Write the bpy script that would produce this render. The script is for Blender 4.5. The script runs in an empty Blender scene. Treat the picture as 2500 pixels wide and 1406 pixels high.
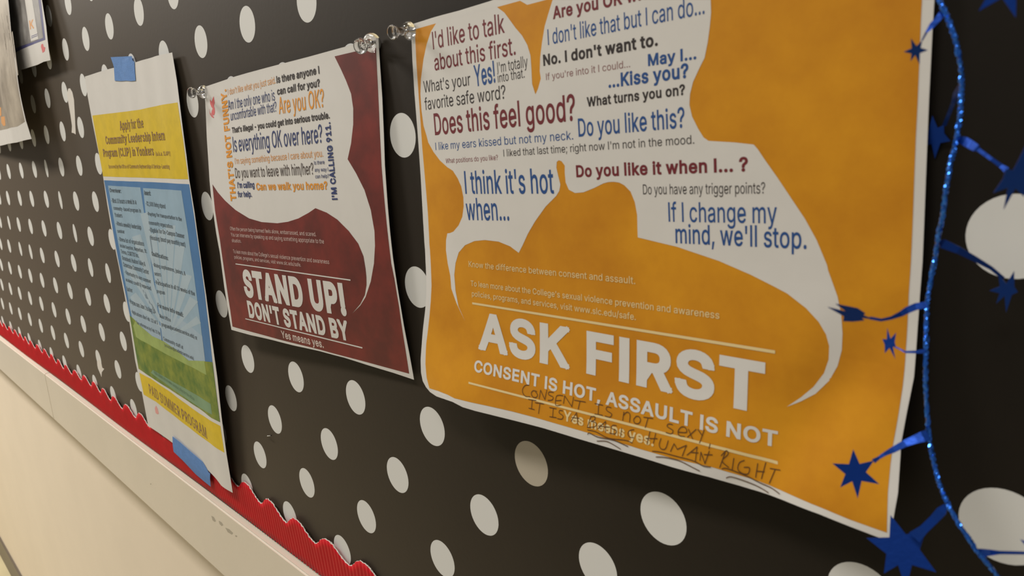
import bpy, bmesh, math, random
from mathutils import Vector, Matrix, noise
from mathutils.geometry import tessellate_polygon, delaunay_2d_cdt
random.seed(7)
C = bpy.context.scene.collection
scene = bpy.context.scene

# ---------------------------------------------------------------- units
# The board is described in "dot pitches" (x right, y down, d out of the wall); one pitch = 91.4 mm.
S = 0.0914
H0 = 14.25 * S            # height of the board origin above the floor
def W(x, y, d=0.0):
    return Vector((x * S, -d * S, H0 - y * S))

# ---------------------------------------------------------------- camera
FPX = 1827.232
RX = ((0.68299743, 0.07320543, 0.72674306), (0.09443528, 0.97776402, -0.18724182), (-0.72429033, 0.19651587, 0.66089714))
CP = (7.13841347, -1.96650944, -2.89151368)
def ldir(v): return Vector((v[0], v[2], -v[1]))
cam_data = bpy.data.cameras.new('camera'); cam = bpy.data.objects.new('camera', cam_data); C.objects.link(cam)
right, down, fwd = ldir(RX[0]), ldir(RX[1]), ldir(RX[2])
M = Matrix((right, -down, -fwd)).transposed().to_4x4()
M.translation = W(CP[0], CP[1], -CP[2])
cam.matrix_world = M
cam_data.sensor_width = 36.0
cam_data.lens = FPX / 2500.0 * 36.0
cam_data.clip_start = 0.01
cam_data.dof.use_dof = True
cam_data.dof.focus_distance = 0.60
cam_data.dof.aperture_fstop = 20.0
scene.camera = cam

# ---------------------------------------------------------------- light and exposure
scene.view_settings.view_transform = 'Standard'
scene.view_settings.look = 'None'
scene.view_settings.exposure = 0.0
scene.view_settings.gamma = 1.0
scene.view_settings.use_curve_mapping = False
world = bpy.data.worlds.new('world'); scene.world = world; world.use_nodes = True
bg = world.node_tree.nodes['Background']
bg.inputs['Color'].default_value = (1.0, 0.93, 0.82, 1)
bg.inputs['Strength'].default_value = 0.23
def area(name, loc, aim, sx, sy, power, col):
    l = bpy.data.lights.new(name, 'AREA'); l.shape = 'RECTANGLE'; l.size = sx; l.size_y = sy; l.energy = power; l.color = col
    o = bpy.data.objects.new(name, l); C.objects.link(o); o.location = loc
    o.rotation_euler = (Vector(aim) - Vector(loc)).to_track_quat('-Z', 'Y').to_euler()
    return o
WARM = (1.0, 0.935, 0.85)
# fluorescent ceiling fittings of the corridor, shining straight down
for lx, pw in ((-4.8, 78), (-2.1, 68), (0.5, 20)):
    area('ceiling_light', (lx, -0.92, 3.0), (lx, -0.92, 0), 1.2, 0.30, pw, WARM)

# ---------------------------------------------------------------- helpers
def lin(c):
    return tuple(((v / 255.0) / 12.92 if v / 255.0 <= 0.04045 else ((v / 255.0 + 0.055) / 1.055) ** 2.4) for v in c)
_m = {}
def mat(name, rgb, rough=0.6, metal=0.0, spec=0.5, var=0.0, vscale=40.0, bump=0.0, bscale=400.0, trans=0.0, ior=1.45, col2=None):
    if name in _m: return _m[name]
    m = bpy.data.materials.new(name); m.use_nodes = True; nt = m.node_tree; b = nt.nodes['Principled BSDF']
    c = lin(rgb); b.inputs['Base Color'].default_value = (*c, 1)
    b.inputs['Roughness'].default_value = rough; b.inputs['Metallic'].default_value = metal
    b.inputs['Specular IOR Level'].default_value = spec; b.inputs['IOR'].default_value = ior
    b.inputs['Transmission Weight'].default_value = trans
    if var > 0 or bump > 0:
        tc = nt.nodes.new('ShaderNodeTexCoord')
    if var > 0 or col2:
        n = nt.nodes.new('ShaderNodeTexNoise'); n.inputs['Scale'].default_value = vscale; n.inputs['Detail'].default_value = 6
        n.inputs['Roughness'].default_value = 0.6
        nt.links.new(tc.outputs['Object'], n.inputs['Vector'])
        mx = nt.nodes.new('ShaderNodeMix'); mx.data_type = 'RGBA'
        mr = nt.nodes.new('ShaderNodeMapRange'); mr.inputs[1].default_value = 0.35; mr.inputs[2].default_value = 0.65
        nt.links.new(n.outputs['Fac'], mr.inputs[0]); nt.links.new(mr.outputs[0], mx.inputs[0])
        if col2: c2 = lin(col2)
        else: c2 = c
        mx.inputs[6].default_value = (*[v * (1 - var) for v in c], 1)
        mx.inputs[7].default_value = (*[min(1, v * (1 + var)) for v in c2], 1)
        nt.links.new(mx.outputs[2], b.inputs['Base Color'])
    if bump > 0:
        n2 = nt.nodes.new('ShaderNodeTexNoise'); n2.inputs['Scale'].default_value = bscale; n2.inputs['Detail'].default_value = 4
        nt.links.new(tc.outputs['Object'], n2.inputs['Vector'])
        bp = nt.nodes.new('ShaderNodeBump'); bp.inputs['Strength'].default_value = bump; bp.inputs['Distance'].default_value = 0.0005
        nt.links.new(n2.outputs['Fac'], bp.inputs['Height']); nt.links.new(bp.outputs['Normal'], b.inputs['Normal'])
    _m[name] = m
    return m

def obj(name, verts, faces, material, parent=None, smooth=False):
    me = bpy.data.meshes.new(name); me.from_pydata([tuple(v) for v in verts], [], faces); me.update()
    for m in (material if isinstance(material, (list, tuple)) else [material]): me.materials.append(m)
    if smooth:
        for p in me.polygons: p.use_smooth = True
    o = bpy.data.objects.new(name, me); C.objects.link(o)
    if parent: o.parent = parent; o.matrix_parent_inverse = parent.matrix_world.inverted()
    return o
def obj_bm(name, bm, material, parent=None, smooth=False):
    me = bpy.data.meshes.new(name); bm.to_mesh(me); bm.free()
    for m in (material if isinstance(material, (list, tuple)) else [material]): me.materials.append(m)
    if smooth:
        for p in me.polygons: p.use_smooth = True
    o = bpy.data.objects.new(name, me); C.objects.link(o)
    if parent: o.parent = parent; o.matrix_parent_inverse = parent.matrix_world.inverted()
    return o
def thing(name, label, cat, loc, group=None):
    o = bpy.data.objects.new(name, None); C.objects.link(o); o.empty_display_size = 0.02
    o.location = loc; o.matrix_world = Matrix.Translation(loc)
    o['label'] = label; o['category'] = cat
    if group: o['group'] = group
    return o
def box(name, x0, x1, y0, y1, d0, d1, material, parent=None, bevel=0.0):
    vs = [W(x, y, d) for x in (x0, x1) for y in (y0, y1) for d in (d0, d1)]
    fs = [(0, 1, 3, 2), (4, 6, 7, 5), (0, 4, 5, 1), (2, 3, 7, 6), (0, 2, 6, 4), (1, 5, 7, 3)]
    o = obj(name, vs, fs, material, parent)
    bm = bmesh.new(); bm.from_mesh(o.data); bmesh.ops.recalc_face_normals(bm, faces=bm.faces)
    if bevel: bmesh.ops.bevel(bm, geom=list(bm.edges), offset=bevel, segments=3, affect='EDGES')
    bm.to_mesh(o.data); bm.free()
    return o

# a picture point of the photograph carried along its sight line to distance d from the wall
def sight(px, py):
    a, b = (px - 1250.0) / FPX, (py - 703.0) / FPX
    return Vector([RX[0][k] * a + RX[1][k] * b + RX[2][k] for k in range(3)])
def un(px, py, d=0.0):
    r = sight(px, py); s = (-d - CP[2]) / r[2]
    return CP[0] + s * r[0], CP[1] + s * r[1]
def at(px, py, d):
    x, y = un(px, py, d); return W(x, y, d)

class Surf:
    """height field of a sheet of paper off the board, smooth through a grid of heights"""
    def __init__(s, xs, ys, g, ripple=0.0, rper=0.7, extra=None):
        s.xs, s.ys, s.g, s.r, s.rp, s.extra = xs, ys, g, ripple, rper, extra; s.nc = {}
    @staticmethod
    def loc(a, v):
        n = len(a)
        if v <= a[0]: return 0, 0.0
        if v >= a[-1]: return n - 2, 1.0
        for i in range(n - 1):
            if v <= a[i + 1]: return i, (v - a[i]) / (a[i + 1] - a[i])
    @staticmethod
    def cr(p0, p1, p2, p3, t):
        return p1 + 0.5 * t * (p2 - p0 + t * (2 * p0 - 5 * p1 + 4 * p2 - p3 + t * (3 * (p1 - p2) + p3 - p0)))
    def __call__(s, x, y):
        i, tx = s.loc(s.xs, x); j, ty = s.loc(s.ys, y); nx, ny = len(s.xs), len(s.ys)
        col = []
        for jj in (j - 1, j, j + 1, j + 2):
            jj = min(max(jj, 0), ny - 1)
            q = [s.g[jj][min(max(k, 0), nx - 1)] for k in (i - 1, i, i + 1, i + 2)]
            col.append(s.cr(*q, tx))
        v = s.cr(*col, ty)
        if s.r: v += s.r * math.sin(2 * math.pi * (x / s.rp + 0.15 * math.sin(1.7 * y))) * (0.6 + 0.4 * math.sin(1.3 * y + x))
        if s.extra: v += s.extra(x, y)
        return v
    def normal(s, x, y):
        k = (round(x * 20), round(y * 20))
        if k not in s.nc:
            x, y, h = k[0] / 20, k[1] / 20, 0.03
            gx = (s(x + h, y) - s(x - h, y)) / (2 * h); gy = (s(x, y + h) - s(x, y - h)) / (2 * h)
            s.nc[k] = Vector((-gx, -1.0, gy)).normalized()
        return s.nc[k]
    def p(s, q):
        """('L', x, y) board coordinates, or a picture point, to board coordinates on this sheet"""
        if q[0] == 'L': return (q[1], q[2])
        d = 0.03
        for _ in range(12):
            x, y = un(q[0], q[1], d); d = 0.5 * d + 0.5 * s(x, y)
        return x, y
GRID = 0.1
def drape(name, loops_list, surf, eps, material, parent, smooth=True, grid=GRID / 2):
    """flat polygons (board coordinates) cut along a grid and laid on the sheet, eps in front of it"""
    bm = bmesh.new()
    for loops in loops_list:
        flat = [p for l in loops for p in l]
        tris = tessellate_polygon([[Vector((p[0], p[1], 0)) for p in l] for l in loops])
        vs = [bm.verts.new((p[0], p[1], 0)) for p in flat]
        for t in tris:
            a, b, c = (flat[k] for k in t)
            ar = (b[0] - a[0]) * (c[1] - a[1]) - (b[1] - a[1]) * (c[0] - a[0])
            if abs(ar) < 1e-9: continue
            try: bm.faces.new([vs[k] for k in (t if ar > 0 else t[::-1])])
            except ValueError: pass
    xs = [v.co.x for v in bm.verts]; ys = [v.co.y for v in bm.verts]
    for ax, lo, hi in ((0, min(xs), max(xs)), (1, min(ys), max(ys))):
        k = math.floor(lo / grid) + 1
        while k * grid < hi:
            co = [0, 0, 0]; no = [0, 0, 0]; co[ax] = k * grid; no[ax] = 1
            bmesh.ops.bisect_plane(bm, geom=bm.verts[:] + bm.edges[:] + bm.faces[:], dist=1e-7, plane_co=co, plane_no=no)
            k += 1
    bmesh.ops.remove_doubles(bm, verts=bm.verts, dist=1e-5) if len(loops_list) == 1 else None
    bm.verts.index_update()
    ns = [surf.normal(v.co.x, v.co.y) for v in bm.verts]
    for v in bm.verts:
        v.co = W(v.co.x, v.co.y, surf(v.co.x, v.co.y) + eps)
    for f in bm.faces: f.normal_update()
    for f in bm.faces:
        if f.normal.y > 0: f.normal_flip()
    o = obj_bm(name, bm, material, parent, smooth)
    if eps > 0: o.data.normals_split_custom_set_from_vertices(ns)
    return o
def sheet(name, pts, surf, material, parent, thick=0.002):
    o = drape(name, [[[surf.p(q) for q in pts]]], surf, 0.0, material, parent)
    b2 = bmesh.new(); b2.from_mesh(o.data)
    for e in b2.edges: e.smooth = len(e.link_faces) != 1
    b2.to_mesh(o.data); b2.free()
    m = o.modifiers.new('thickness', 'SOLIDIFY'); m.thickness = thick * S; m.offset = -1.0
    return o
E1, E2, E3, E4 = 0.0010, 0.0018, 0.0025, 0.0032

# ---------------------------------------------------------------- lettering
GLYPHS = {}
def load_glyphs(txt):
    for line in txt.strip('\n').split('\n'):
        ch = line[0]; head, rest = line[2:].split(' ', 1)
        loops = []
        parts = rest.split('|')
        for part in parts:
            x = y = 0; pts = []
            for k, t in enumerate(part.split(',')):
                a, b = t.split(); x += int(a); y += int(b); pts.append((x, y))
            loops.append(pts)
        GLYPHS[ch] = (int(head), loops)
def area2(l): return sum(l[i - 1][0] * l[i][1] - l[i][0] * l[i - 1][1] for i in range(len(l)))
def inside(p, l):
    r = False; n = len(l)
    for i in range(n):
        (x1, y1), (x2, y2) = l[i - 1], l[i]
        if (y1 > p[1]) != (y2 > p[1]) and p[0] < (x2 - x1) * (p[1] - y1) / (y2 - y1) + x1: r = not r
    return r
_gc = {}
def flat_union(pieces, eps=0.01):
    """pieces: convex polygons; their union as non-overlapping triangles"""
    vs, fs = [], []
    for p in pieces:
        if abs(area2(p)) < 1e-9: continue
        if area2(p) < 0: p = p[::-1]
        b = len(vs); vs += [Vector(q) for q in p]; fs.append(list(range(b, b + len(p))))
    r = delaunay_2d_cdt(vs, [], fs, 1, eps, False)
    P = []
    for f in fs:
        q = [(vs[k].x, vs[k].y) for k in f]
        P.append((min(p[0] for p in q), max(p[0] for p in q), min(p[1] for p in q), max(p[1] for p in q), q))
    tris = []; R_ = r[0]
    for f in r[2]:
        cx = (R_[f[0]].x + R_[f[1]].x + R_[f[2]].x) / 3; cy = (R_[f[0]].y + R_[f[1]].y + R_[f[2]].y) / 3
        for x0, x1, y0, y1, q in P:
            if x0 <= cx <= x1 and y0 <= cy <= y1 and all((q[i][0] - q[i - 1][0]) * (cy - q[i - 1][1]) - (q[i][1] - q[i - 1][1]) * (cx - q[i - 1][0]) >= 0 for i in range(len(q))):
                tris.append(tuple(f)); break
    return [(v.x, v.y) for v in R_], tris
def glyph(ch, bold, slab):
    key = (ch, bold, slab)
    if key in _gc: return _gc[key]
    adv, loops = GLYPHS[ch]; pieces = []
    outers = [l for i, l in enumerate(loops) if not any(j != i and inside(l[0], m) for j, m in enumerate(loops))]
    for o in outers:
        g = [o] + [l for l in loops if l is not o and inside(l[0], o)]
        fl = [p for l in g for p in l]
        for t in tessellate_polygon([[Vector((p[0], p[1], 0)) for p in l] for l in g]):
            pieces.append([fl[k] for k in t])
        if bold > 0:
            for l in g:                                         # thicken every contour by a band
                n = len(l)
                for i in range(n):
                    a, b = Vector(l[i - 1]), Vector(l[i]); p0, p3 = Vector(l[i - 2]), Vector(l[(i + 1) % n])
                    d = b - a
                    if d.length < 1e-6: continue
                    d.normalize(); d0, d1 = a - p0, p3 - b
                    e0 = min(bold, bold * math.tan(min(1.5, d0.angle(d, 0) / 2))) if d0.length > 0 else 0
                    e1 = min(bold, bold * math.tan(min(1.5, d.angle(d1, 0) / 2))) if d1.length > 0 else 0
                    n_ = Vector((-d.y, d.x)) * bold; a2, b2 = a - d * e0, b + d * e1
                    pieces.append([tuple(a2 + n_), tuple(a2 - n_), tuple(b2 - n_), tuple(b2 + n_)])
    B = max(bold, 0)
    if slab and ch.isalpha():
        for o in outers:                                       # serifs on the short level ends of the stems
            for i in range(len(o)):
                (x1, y1), (x2, y2) = o[i - 1], o[i]
                if abs(y1 - y2) < 3 and 40 < abs(x1 - x2) < 110 and (abs(y1) < 5 or y1 > 350 or y1 < -100):
                    a, b = min(x1, x2) - 38 - B, max(x1, x2) + 38 + B
                    h0, h1 = (y1 - B, y1 + 34) if (abs(y1) < 5 or y1 < 0) else (y1 - 34, y1 + B)
                    pieces.append([(a, h0), (b, h0), (b, h1), (a, h1)])
    vs, tris = flat_union(pieces)
    _gc[key] = (adv + 1.2 * B + (40 if slab else 0), vs, tris)
    return _gc[key]
def drape_tris(name, vs, tris, surf, eps, material, parent, grid=GRID):
    bm = bmesh.new(); bv = [bm.verts.new((x, y, 0)) for x, y in vs]
    for t in tris:
        a, b, c = (vs[k] for k in t)
        ar = (b[0] - a[0]) * (c[1] - a[1]) - (b[1] - a[1]) * (c[0] - a[0])
        if abs(ar) < 2e-8: continue
        try: bm.faces.new([bv[k] for k in (t if ar < 0 else t[::-1])])
        except ValueError: pass
    xs = [v[0] for v in vs]; ys = [v[1] for v in vs]
    for ax, lo, hi in ((0, min(xs), max(xs)), (1, min(ys), max(ys))):
        k = math.floor(lo / grid) + 1
        while k * grid < hi:
            co = [0, 0, 0]; no = [0, 0, 0]; co[ax] = k * grid; no[ax] = 1
            bmesh.ops.bisect_plane(bm, geom=bm.verts[:] + bm.edges[:] + bm.faces[:], dist=1e-7, plane_co=co, plane_no=no)
            k += 1
    bm.verts.index_update()
    ns = [surf.normal(v.co.x, v.co.y) for v in bm.verts]
    for v in bm.verts: v.co = W(v.co.x, v.co.y, surf(v.co.x, v.co.y) + eps)
    for f in bm.faces: f.normal_update()
    for f in bm.faces:
        if f.normal.y > 0: f.normal_flip()
    o = obj_bm(name, bm, material, parent, True)
    o.data.normals_split_custom_set_from_vertices(ns)
    return o
def write(surf, parent, s, p0, p1, top, material, bold=0, slab=False, eps=E3, name='phrase', label=None, cap=509.0):
    """p0, p1: ends of the base line; top: where the capitals reach above p0"""
    a = surf.p(p0); b = surf.p(p1); t = surf.p(top)
    u = Vector((b[0] - a[0], b[1] - a[1])); w = Vector((t[0] - a[0], t[1] - a[1]))
    un_ = u.normalized(); h = w - un_ * w.dot(un_); B = max(bold, 0)
    x = 0; V, T = [], []; sp = 190 + (B if B > 20 else 0)
    for ch in s:
        if ch == ' ': x += sp - B * .6; continue
        adv, vs, tris = glyph(ch, bold, slab); k = len(V)
        V += [(px + x, py) for px, py in vs]; T += [tuple(q + k for q in t3) for t3 in tris]; x += adv
    x0 = min(v[0] for v in V); x1 = max(v[0] for v in V)
    V = [(a[0] + u.x * (px - x0) / (x1 - x0) + h.x * (py + B) / (cap + 2 * B), a[1] + u.y * (px - x0) / (x1 - x0) + h.y * (py + B) / (cap + 2 * B)) for px, py in V]
    o = drape_tris(name, V, T, surf, eps, material, parent)
    if label: o['label'] = label
    return o
def ribbon_on(surf, pts, w):
    """thin flat stroke along board-coordinate points"""
    polys = []
    for i in range(len(pts) - 1):
        a, b = Vector(pts[i]), Vector(pts[i + 1]); d = b - a
        if d.length < 1e-6: continue
        d.normalize(); n = Vector((-d.y, d.x)) * w / 2; a = a - d * w * .35; b = b + d * w * .35
        polys.append([[tuple(a + n), tuple(b + n), tuple(b - n), tuple(a - n)]])
    return polys
def smoothpts(pts, k=3):
    out = []
    n = len(pts)
    for i in range(n - 1):
        P = [pts[max(i - 1, 0)], pts[i], pts[i + 1], pts[min(i + 2, n - 1)]]
        for j in range(k):
            t = j / k
            out.append(tuple(Surf.cr(P[0][c], P[1][c], P[2][c], P[3][c], t) for c in range(len(pts[0]))))
    out.append(tuple(pts[-1])); return out

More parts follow.
